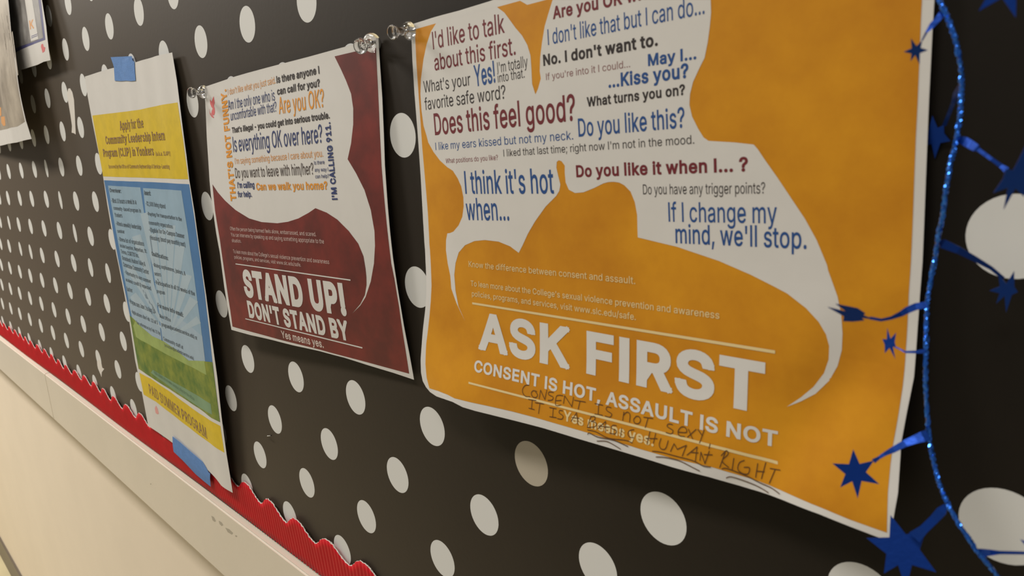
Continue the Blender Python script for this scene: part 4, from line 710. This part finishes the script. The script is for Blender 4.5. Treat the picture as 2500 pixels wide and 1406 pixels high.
# ---------------------------------------------------------------- orange poster
def crease(x, y):
    # soft diagonal fold in the lower right part, small fold at lower left
    v = 0.0
    t = (x - 5.75) * 0.86 + (y + 0.95) * 0.51
    v -= 0.032 * math.exp(-((t - 0.15) / 0.16) ** 2) * min(1, max(0, (y + 1.3) / 0.4))
    t = (x - 3.42) * -0.62 + (y + 0.42) * 0.78
    v += 0.014 * math.exp(-(t / 0.17) ** 2) * math.exp(-((x - 3.4) / 0.45) ** 2)
    return v
SF = Surf([3.2, 3.6, 4.3, 5.2, 6.2], [-2.7, -2.0, -1.3, -.8, -.35],
          [[.020, .04, .05, .05, .03], [.03, .05, .06, .055, .035], [.055, .07, .07, .065, .05], [.125, .115, .10, .10, .10], [.16, .20, .17, .15, .19]], extra=crease)
pf = thing('poster', 'large orange and white poster headed ASK FIRST with handwriting near its foot', 'poster', W(4.7, -1.4, 0))
top = lambda x: ('L', x, -2.70)
sheet('paper_sheet', [(1003,60),(1060,42),(1120,26),(1195,3),('L',4.3,-2.70),('L',5.2,-2.71),('L',6.17,-2.72),(2281,0),(2276,80),(2268,240),(2260,440),(2252,640),(2240,800),(2231,921),(2213,1010),(2200,1080),(2192,1204),(2172,1322),(2085,1289),(2000,1255),(1915,1222),(1830,1193),(1730,1164),(1640,1140),(1570,1118),(1500,1097),(1415,1072),(1330,1046),(1245,1024),(1160,1003),(1130,994),(1105,981),(1085,974),(1065,967),(1050,957),(1040,945),(1032,930),(1028,910),(1027,880),(1029,850),(1033,800),(1038,758),(1041,720),(1041,690),(1039,640),(1036,590),(1033,540),(1030,485),(1027,430),(1023.5,380),(1020,330),(1012,230),(1007,150)], SF, m_paper, pf)
orange = [(1013,71.7),(1065,57),(1140,37),(1214,17.4),(1270,2),('L',4.3,-2.62),('L',5.2,-2.625),('L',6.10,-2.63),(2251,0),(2248,60),(2240,260),(2236,336),(2232,440),(2228,552),(2224,640),(2220,700),(2217,760),(2212,850),(2208.6,900),(2204,943),(2193.5,1012),(2180.5,1083.7),(2174,1134),(2168,1200),(2165.4,1300),
    (2075,1268),(2012,1241.6),(1909.6,1197.8),(1845.6,1172),(1735.5,1139),(1640,1118),(1563,1095.8),(1435,1056),(1307,1019),(1250,1004),(1192,990.9),(1150,982),(1110,972),(1092,962.7),(1070,954),(1048.6,947.4),(1042,922),(1039,888.8),(1041,837.6),(1048.6,773.6),(1052,735),(1053.8,697),(1048.6,596),(1044.8,519),(1038.4,442.4),(1031,358),(1023,243),(1016.8,153.6)]
drape('orange_field', [[[SF.p(q) for q in orange]]], SF, E1, m_orange, pf)
def q3(*p): return [(1000 + x / 3.906, 340 + y / 3.906) for x, y in p]
def q2(*p): return [(1260 + x / 3.906, y / 3.906) for x, y in p]
def q4(*p): return [(1500 + x / 3.906, 340 + y / 3.906) for x, y in p]
def q6(*p): return [(1500 + x / 3.906, 660 + y / 3.906) for x, y in p]
b1 = [(1065.4,56.8),(1052.6,76.8),(1042.4,107.5),(1034.7,143.4),(1028.3,192),(1027,230),(1029.6,268.8),(1034.7,307),(1042.4,332.8)] + \
    q3((180,30),(230,120),(290,200),(360,265),(415,300),(460,370),(495,450),(515,550),(518,640),(505,740),(470,820),(420,880),(390,893),(362,897),(350,960),(349,1060),(365,1180),(390,1300)) + \
    [(1102.4,704.5),(1115,740),(1135.7,783.8),(1120,748),(1112.6,709.6),(1109.6,671)] + \
    q3((440,1180),(470,1080),(530,1010),(620,970),(720,960),(850,975),(960,1020),(1043,1082),(1080,1010),(1130,900),(1200,780),(1300,640),(1400,540),(1430,490),(1440,430),(1420,350),(1402,270),(1405,215),(1425,200),(1450,208),(1482,250),(1482,320),(1490,410),(1520,480),(1580,512),(1660,505),(1760,465),(1850,420),(1900,407),(1950,405),(2000,412),(2050,438),(2110,500),(2150,600),(2172,720),(2175,850),(2178,935)) + \
    q4((600,1025),(1000,1160),(1300,1290),(1530,1406)) + q6((1650,220),(1830,360),(1950,490),(2020,610),(2050,720),(2045,850),(2000,980),(1900,1110),(1780,1210),(1645,1300),(1780,1248),(1920,1175),(2050,1050),(2130,910),(2170,760),(2177,600),(2165,420),(2130,250),(2080,110),(2040,0)) + \
    q4((2030,1200),(1930,960),(1820,760),(1700,580),(1560,370),(1440,200),(1370,95),(1330,50),(1150,30),(900,15)) + \
    q2((1790,1310),(1740,1230),(1680,1110),(1655,1000),(1660,900),(1690,780),(1750,650),(1800,550),(1830,400),(1850,250),(1862,120),(1858,0)) + \
    [('L',5.35,-2.54),('L',5.31,-2.612),('L',4.52,-2.615)] + \
    q2((350,0),(310,130),(275,250),(250,400),(232,550),(228,680),(238,750),(210,850),(187,900),(155,800),(148,650),(140,530),(110,430),(60,340),(0,270)) + [(1247,51.2),(1231.9,30.7),(1214,17.4),(1140,36.5)]
drape('speech_bubble', [[[SF.p(q) for q in b1]]], SF, E2, m_paper, pf)
MB, MM, MK = m_txtblue, m_txtmar, m_txtblk
A = lambda x, y: (940 + x / 3.906, y / 3.906)
B = lambda x, y: (1260 + x / 3.906, y / 3.906)
D_ = lambda x, y: (1000 + x / 3.906, 340 + y / 3.906)
F_ = lambda x, y: (1500 + x / 3.906, 340 + y / 3.906)
for s, a, b, t, mm, bd in [
    ("I'd like to talk", A(462,472), A(1145,312), A(450,305), MM, 6), ('about this first.', A(478,675), A(1250,522), A(470,520), MM, 6),
    ("What's your", A(375,885), A(820,812), A(365,775), MK, 2), ('Yes!', A(862,828), A(1057,788), A(820,630), MB, 14), ("I'm totally", A(1078,697), A(1365,637), A(1073,595), MK, 0),
    ('into that.', A(1080,788), A(1335,740), A(1078,700), MK, 0), ('favorite safe word?', A(385,1050), A(1155,940), A(376,935), MK, 2), ('Does this feel good?', A(480,1290), A(1822,1150), A(466,1082), MM, 12),
    ('I like my ears kissed but not my neck.', D_(252,103), B(548,1330), D_(247,32), MB, 0), ('What turns you on?', B(680,1020), B(1615,905), B(670,928), MK, 26), ('Do you like this?', B(600,1305), B(1612,1217), B(598,1130), MB, 10),
    ("I liked that last time; right now I'm not in the mood.", D_(900,165), B(1702,1370), D_(893,98), MK, -2), ('What positions do you like?', D_(348,228), D_(846,196), D_(342,183), mat('dull_maroon_text', (130, 62, 70), .55), 0),
    ("I think it's hot", D_(535,520), D_(1382,518), D_(526,302), MB, 10), ('when...', D_(548,770), D_(955,776), D_(540,560), MB, 8), ('Are you OK with this?', (1350.9,47.4), (1700,-28), (1349.4,16.5), MM, 26),
    ("I don't like that but I can do...", B(308,430), B(1800,133), B(303,280), MB, 4), ("No. I don't want to.", B(264,630), B(1355,437), B(259,522), MK, 30), ("If you're into it I could...", B(290,764), B(1090,640), B(289,700), m_txtgry, -4),
    ('May I...', B(1262,632), B(1722,565), B(1258,517), MB, 26), ('...Kiss you?', B(885,840), B(1648,742), B(882,710), MB, 26), ('Do you like it when I... ?', D_(1594,363), F_(1277,307), D_(1590,247), MM, 28),
    ('Do you have any trigger points?', F_(277,525), F_(1440,517), F_(272,430), MK, 0), ('If I change my', F_(520,785), F_(1553,803), F_(518,600), MB, 6), ("mind, we'll stop.", F_(587,990), F_(1835,1047), F_(583,808), MB, 10)]:
    write(SF, pf, s, a, b, t, mm, bd, label="printed line '%s'" % (s if s[:9] != 'Are you O' else 'Are you OK w'))
G5 = lambda x, y: (1000 + x / 3.906, 620 + y / 3.906)
write(SF, pf, 'Know the difference between consent and assault.', G5(568,122), (1551.7,693.5), G5(565,66), m_cream, 4, name='small_print')
write(SF, pf, "To lean more about the College's sexual violence prevention and awareness", G5(587,304), (1757,778.5), G5(583,251), m_cream, 6, name='small_print')
write(SF, pf, 'policies, programs, and services, visit www.slc.edu/safe.', G5(598,402), (1553,781.5), G5(595,350), m_cream, 6, name='small_print')
rule(SF, pf, (1153.6,740), (1893,859), 5, 8, m_cream); rule(SF, pf, (1144.6,934), (1899.4,1129.5), 5, 8, m_cream)
write(SF, pf, 'ASK FIRST', (1168,852), (1866,1011), (1166,760), PW, 34, name='headline')
write(SF, pf, 'CONSENT IS HOT, ASSAULT IS NOT', (1157.5,906.5), (1898,1092), (1155,876.5), PW, 26, name='headline')
write(SF, pf, 'Yes means yes.', (1376,1026), (1596.5,1090), (1371.7,999), m_cream, 26)
R7 = lambda p: (1000 + p[0] / 3.906, 900 + p[1] / 3.906)
R8 = lambda p: (1500 + p[0] / 3.906, 960 + p[1] / 3.906)
hw7 = [[(1140,155),(1105,158),(1080,195),(1085,235),(1110,262),(1150,265)], [(1215,215),(1180,208),(1163,235),(1180,268),(1212,270),(1222,245),(1205,222)], [(1238,285),(1252,203)], [(1252,203),(1292,292)], [(1292,292),(1312,200)],
    [(1375,225),(1335,220),(1328,245),(1370,268),(1362,295),(1322,300)], [(1465,255),(1405,258),(1396,345),(1448,345)], [(1400,303),(1448,300)], [(1470,330),(1482,256)], [(1482,256),(1550,360)], [(1550,360),(1566,268)],
    [(1575,298),(1680,316)], [(1627,310),(1610,385)], [(1770,330),(1846,346)], [(1806,340),(1800,436)], [(1770,430),(1842,442)], [(1925,370),(1885,362),(1882,395),(1930,430),(1912,460),(1868,450)],
    [(2035,490),(2046,410)], [(2040,445),(2075,412),(2104,435),(2100,505)], [(2168,450),(2140,480),(2150,515),(2185,520),(2205,490),(2190,455),(2160,452)], [(2235,460),(2322,472)], [(2277,467),(2250,560)],
    [(1135,290),(1210,302)], [(1172,296),(1165,380)], [(1140,374),(1192,388)], [(1200,322),(1282,334)], [(1246,330),(1232,426)], [(1338,368),(1402,380)], [(1373,374),(1366,462)], [(1338,455),(1402,465)],
    [(1462,400),(1435,395),(1430,420),(1465,448),(1455,478),(1412,474)], [(1543,500),(1595,418)], [(1595,418),(1610,532)], [(1550,463),(1622,472)], [(1700,548),(1732,455)], [(1732,455),(1770,455),(1765,488),(1732,500)], [(1732,500),(1780,515),(1772,550),(1696,558)],
    [(1798,572),(1872,500)], [(1872,500),(1872,606)], [(1803,545),(1912,556)], [(1975,540),(1940,538),(1930,566),(1975,590),(1960,620),(1908,610)], [(2026,565),(2015,646)], [(2142,578),(2102,588),(2085,620),(2102,650),(2138,655)],
    [(1700,582),(1780,600),(1900,660),(2060,680),(2125,705)], [(1700,624),(1720,612),(1800,650),(1950,680),(2085,740)], [(1790,688),(1880,690),(1960,730),(2015,765)]]
hw8 = [[(557,297),(520,290),(507,315),(560,352),(545,385),(495,372)], [(612,368),(690,370),(678,325),(640,320),(610,360),(622,402),(672,410)], [(708,340),(748,432)], [(782,342),(700,416)], [(800,343),(836,396)], [(860,348),(815,472)], [(916,480),(905,526)],
    [(342,362),(315,482)], [(397,380),(375,472)], [(305,428),(412,430)], [(447,428),(430,490),(450,528),(490,525),(516,450)], [(538,552),(572,478)], [(572,478),(602,532)], [(602,532),(690,493)], [(690,493),(650,596)],
    [(695,587),(792,508)], [(792,508),(775,642)], [(728,560),(802,566)], [(818,638),(828,558)], [(828,558),(866,668)], [(866,668),(908,548)], [(858,582),(936,584)], [(1008,705),(1062,552)], [(1022,592),(1070,545),(1087,580),(1030,642),(1092,704)], [(1142,618),(1125,732)],
    [(1242,638),(1196,660),(1180,720),(1220,760),(1278,765),(1290,708),(1240,704)], [(1370,668),(1350,798)], [(1447,658),(1405,812)], [(1358,740),(1432,746)], [(1488,714),(1582,730)], [(1537,722),(1480,854)],
    [(365,550),(450,560),(600,600),(750,640),(850,690),(920,700)], [(400,605),(480,608),(620,640),(740,700),(815,738)], [(1030,718),(1080,716),(1250,780),(1390,850),(1500,900),(1575,955)], [(1070,805),(1120,795),(1250,835),(1380,890),(1470,945)]]
polys = []
for R_, hh in ((R7, hw7), (R8, hw8)):
    for st_ in hh:
        pts = smoothpts([SF.p(R_(p)) for p in st_], 4) if len(st_) > 2 else [SF.p(R_(p)) for p in st_]
        polys += ribbon_on(SF, pts, 0.0043)
hv, ht = flat_union([g[0] for g in polys], 1e-6)
drape_tris('handwriting', hv, ht, SF, E4, m_pen, pf)['label'] = 'handwritten pen note reading CONSENT IS NOT SEXY, IT IS A BASIC HUMAN RIGHT, underlined'

# ---------------------------------------------------------------- push pins
def pin(bpx, tpx, lift0, length, label, k=1.0):
    b = at(bpx[0], bpx[1], lift0); t = at(tpx[0], tpx[1], lift0 + length)
    ax = (t - b); L_ = ax.length; ax.normalize()
    root = thing('push_pin', label, 'push pin', b, 'clear push pins holding the posters')
    a = ax.orthogonal().normalized(); c = ax.cross(a)
    pr = [(0, 0), (.30, 0), (.335, .02), (.345, .06), (.33, .11), (.28, .17), (.2, .215), (.165, .24), (.15, .27), (.148, .5), (.15, .74), (.165, .80), (.2, .85), (.255, .9), (.275, .935), (.275, .965), (.25, 1.0), (.2, .985), (.1, .93), (0, .92)]
    prr = []
    for i in range(len(pr) - 1):
        prr.append(pr[i])
    prr.append(pr[-1]); seg = 40; verts, faces = [], []
    for r, h in prr:
        for q in range(seg):
            th = 2 * math.pi * q / seg; verts.append(b + ax * (h * L_) + (a * math.cos(th) + c * math.sin(th)) * r * L_ * k)
    n = len(prr)
    for i in range(n - 1):
        for q in range(seg): q2_ = (q + 1) % seg; faces.append((i * seg + q, i * seg + q2_, (i + 1) * seg + q2_, (i + 1) * seg + q))
    bm = bmesh.new(); me = bpy.data.meshes.new('t'); me.from_pydata([tuple(v) for v in verts], [], faces); bm.from_mesh(me); bpy.data.meshes.remove(me)
    bmesh.ops.remove_doubles(bm, verts=bm.verts, dist=1e-7); bmesh.ops.recalc_face_normals(bm, faces=bm.faces)
    obj_bm('pin_head', bm, m_clear, root, smooth=True)
    tube('needle', [b - ax * 0.008, b - ax * 0.004, b, b + ax * L_ * .33], 0.00055, m_steel, root, 10)
pin((1001,75), (957,79), 0.032, .155, 'clear plastic push pin at the top left corner of the orange poster', 1.0)
pin((910,104), (879,113), 0.032, .155, 'clear plastic push pin at the top right corner of the maroon poster', 1.0)
pin((499,225), (467,226), 0.032, .155, 'clear plastic push pin at the top left corner of the maroon poster', 1.0)

# ---------------------------------------------------------------- star garland
gar = thing('star_garland', 'blue foil star garland on a tinsel wire hanging right of the orange poster', 'garland', W(6.3, -1.4, 0.3))
wire = [(2268,-70),(2282,-35),(2294,0),(2307,28),(2322,66),(2336,110),(2344,155),(2348,200),(2346,245),(2343,285),(2339,320),(2334,345),(2325,380),(2317,420),(2309,465),(2302,520),(2292,570),(2285,615),(2280,645),(2270,696),(2264,740),(2262,780),(2261,840),(2260,900),(2261,965),(2265,1030),(2271,1084),(2280,1130),(2290,1170),(2301,1200),(2315,1232),(2338,1275),(2362,1310),(2384,1344),(2405,1368),(2435,1406),(2475,1455)]
WD = lambda y: 0.30 + 0.05 * math.sin(y / 160.0) + 0.03 * math.sin(y / 67.0 + 1)
wp = [at(x, y, WD(y)) for x, y in wire]
wq = [Vector(p) for p in smoothpts([tuple(p) for p in wp], 9)]
rg = random.Random(5)
rs = [[0.62 + 0.75 * rg.random() for k in range(10)] for i in range(len(wq))]
tube('wire', wq, 0.00064, m_tinsel, gar, 10, lambda i, k: rs[i][k])
for p_ in bpy.data.objects['wire'].data.polygons: p_.use_smooth = False
view = Vector(cam.matrix_world.translation)
def plane_hit(px, py, c, n):
    r = ldir(sight(px, py)); s = (c - view).dot(n) / r.dot(n); return view + r * s
def star(center, tips, d, n, label=None, inner=0.40, thick=0.00025, name='star'):
    """foil star: flat in its own tilted plane, tips given in the picture, through centre at distance d"""
    c = at(center[0], center[1], d); n = Vector(n).normalized()
    T = [plane_hit(x, y, c, n) for x, y in tips]; m_ = len(T); ring = []
    R_ = sorted((t - c).length for t in T)[m_ // 2]
    for i in range(m_):
        ring.append(T[i])
        a, b = (T[i] - c).normalized(), (T[(i + 1) % m_] - c).normalized()
        mid = (a + b)
        mid = mid.normalized() if mid.length > 1e-3 else n.cross(a)
        ring.append(c + mid * R_ * inner)
    verts = ring + [c]; k = len(ring); faces = [(i, (i + 1) % k, k) for i in range(k)]
    o = obj(name, verts, faces, m_foil, gar)
    md = o.modifiers.new('thickness', 'SOLIDIFY'); md.thickness = thick
    if label: o['label'] = label
    return c
def strip(pts, label=None):
    """pts: (px, py, distance, width in px)"""
    P = [at(x, y, d) for x, y, d, w in pts]; V, F = [], []
    for i, p in enumerate(P):
        t = (P[min(i + 1, len(P) - 1)] - P[max(i - 1, 0)]).normalized(); v = (p - view)
        s = t.cross(v.normalized()).normalized(); h = pts[i][3] / FPX * v.dot(fwd) / 2
        V += [p + s * h, p - s * h + v.normalized() * h * 0.5]
    F = [(2 * i, 2 * i + 1, 2 * i + 3, 2 * i + 2) for i in range(len(P) - 1)]
    o = obj('star_stem', V, F, m_foil, gar)
    md = o.modifiers.new('thickness', 'SOLIDIFY'); md.thickness = 0.0002
toward = lambda c, d: (view - at(c[0], c[1], d)).normalized()
def N(c, d, dx=0, dz=0):
    v = toward(c, d); return v + Vector((dx, 0, dz))
star((2458,-38), [(2389,27),(2480,43),(2540,-20),(2520,-95),(2440,-115),(2380,-60)], .55, N((2458,-38), .55, 0, .25))
star((2236,123), [(2207,126),(2224,93),(2252,98),(2265,122),(2245,157),(2223,149)], .36, N((2236,123), .36, 0, -.5), inner=.40)
strip([(2302,30,.33,15),(2290,46,.34,14),(2275,62,.35,13),(2262,78,.36,5),(2251,99,.36,3)])
star((2284,332), [(2240,330),(2277,282),(2305,305),(2321,344),(2283,387),(2257,356)], .015, (0, -1, -.15), inner=.5)
strip([(2346,205,.30,9),(2334,228,.24,13),(2327,252,.16,9),(2318,275,.10,9),(2305,307,.03,9)])
star((2478,437), [(2425,470),(2455,412),(2505,352),(2530,430),(2500,480),(2450,511)], .42, N((2478,437), .42, .2, -.6), inner=.45)
strip([(2338,338,.33,14),(2354,344,.34,20),(2368,352,.36,20),(2382,361,.38,18),(2388,365,.38,9),(2420,388,.40,8),(2444,405,.41,9),(2457,415,.42,14)])
star((2458,707), [(2416,709),(2437,668),(2476,661),(2485,712),(2456,762),(2432,740)], .10, N((2458,707), .10, .1, -.5), inner=.36)
strip([(2294,590,.33,8),(2302,595,.31,22),(2340,611,.28,17),(2380,632,.22,13),(2420,655,.16,9),(2450,680,.11,8)])
star((2084,768), [(2021,749),(2040,741),(2112,764),(2134,779),(2110,781),(2058,783)], .50, N((2084,768), .50, .35, -.9), inner=.42)
strip([(2262,744,.35,15),(2236,748,.36,17),(2215,757,.38,16),(2200,766,.40,13),(2176,776,.44,8),(2152,781,.47,7),(2124,776,.49,7)])
star((2172,838), [(2154,828),(2166,800),(2188,812),(2187,846),(2186,877),(2160,863)], .34, N((2172,838), .34, 0, .15), inner=.38)
strip([(2260,856,.35,9),(2248,858,.35,9),(2236,859,.35,7),(2210,859,.35,5),(2197,852,.345,3),(2184,846,.34,4)])
star((2088.5,1153), [(2032,1131),(2083,1096),(2134,1124),(2147,1182),(2094,1217),(2051,1190)], .40, N((2088,1153), .40, 0, -.1), inner=.42)
strip([(2266,1062,.33,26),(2253,1066,.33,25),(2236,1072,.34,20),(2210,1082,.36,16),(2180,1098,.38,14),(2160,1108,.39,9),(2146,1117,.40,7),(2132,1126,.40,11)])
star((2203,1342), [(2115,1313),(2174,1257),(2262,1290),(2286,1397),(2212,1440),(2158,1400)], .38, N((2203,1342), .38, 0, -.05), inner=.46)
strip([(2310,1233,.36,9),(2298,1248,.37,22),(2280,1268,.37,20),(2255,1292,.38,20),(2232,1312,.38,30)])
star((2545,1352), [(2490,1316),(2535,1290),(2590,1320),(2600,1380),(2550,1410),(2500,1380)], .36, N((2545,1352), .36, 0, 0))
strip([(2384,1344,.33,10),(2396,1350,.33,20),(2418,1349,.34,14),(2440,1349,.345,8),(2500,1350,.35,7),(2520,1351,.36,7)])
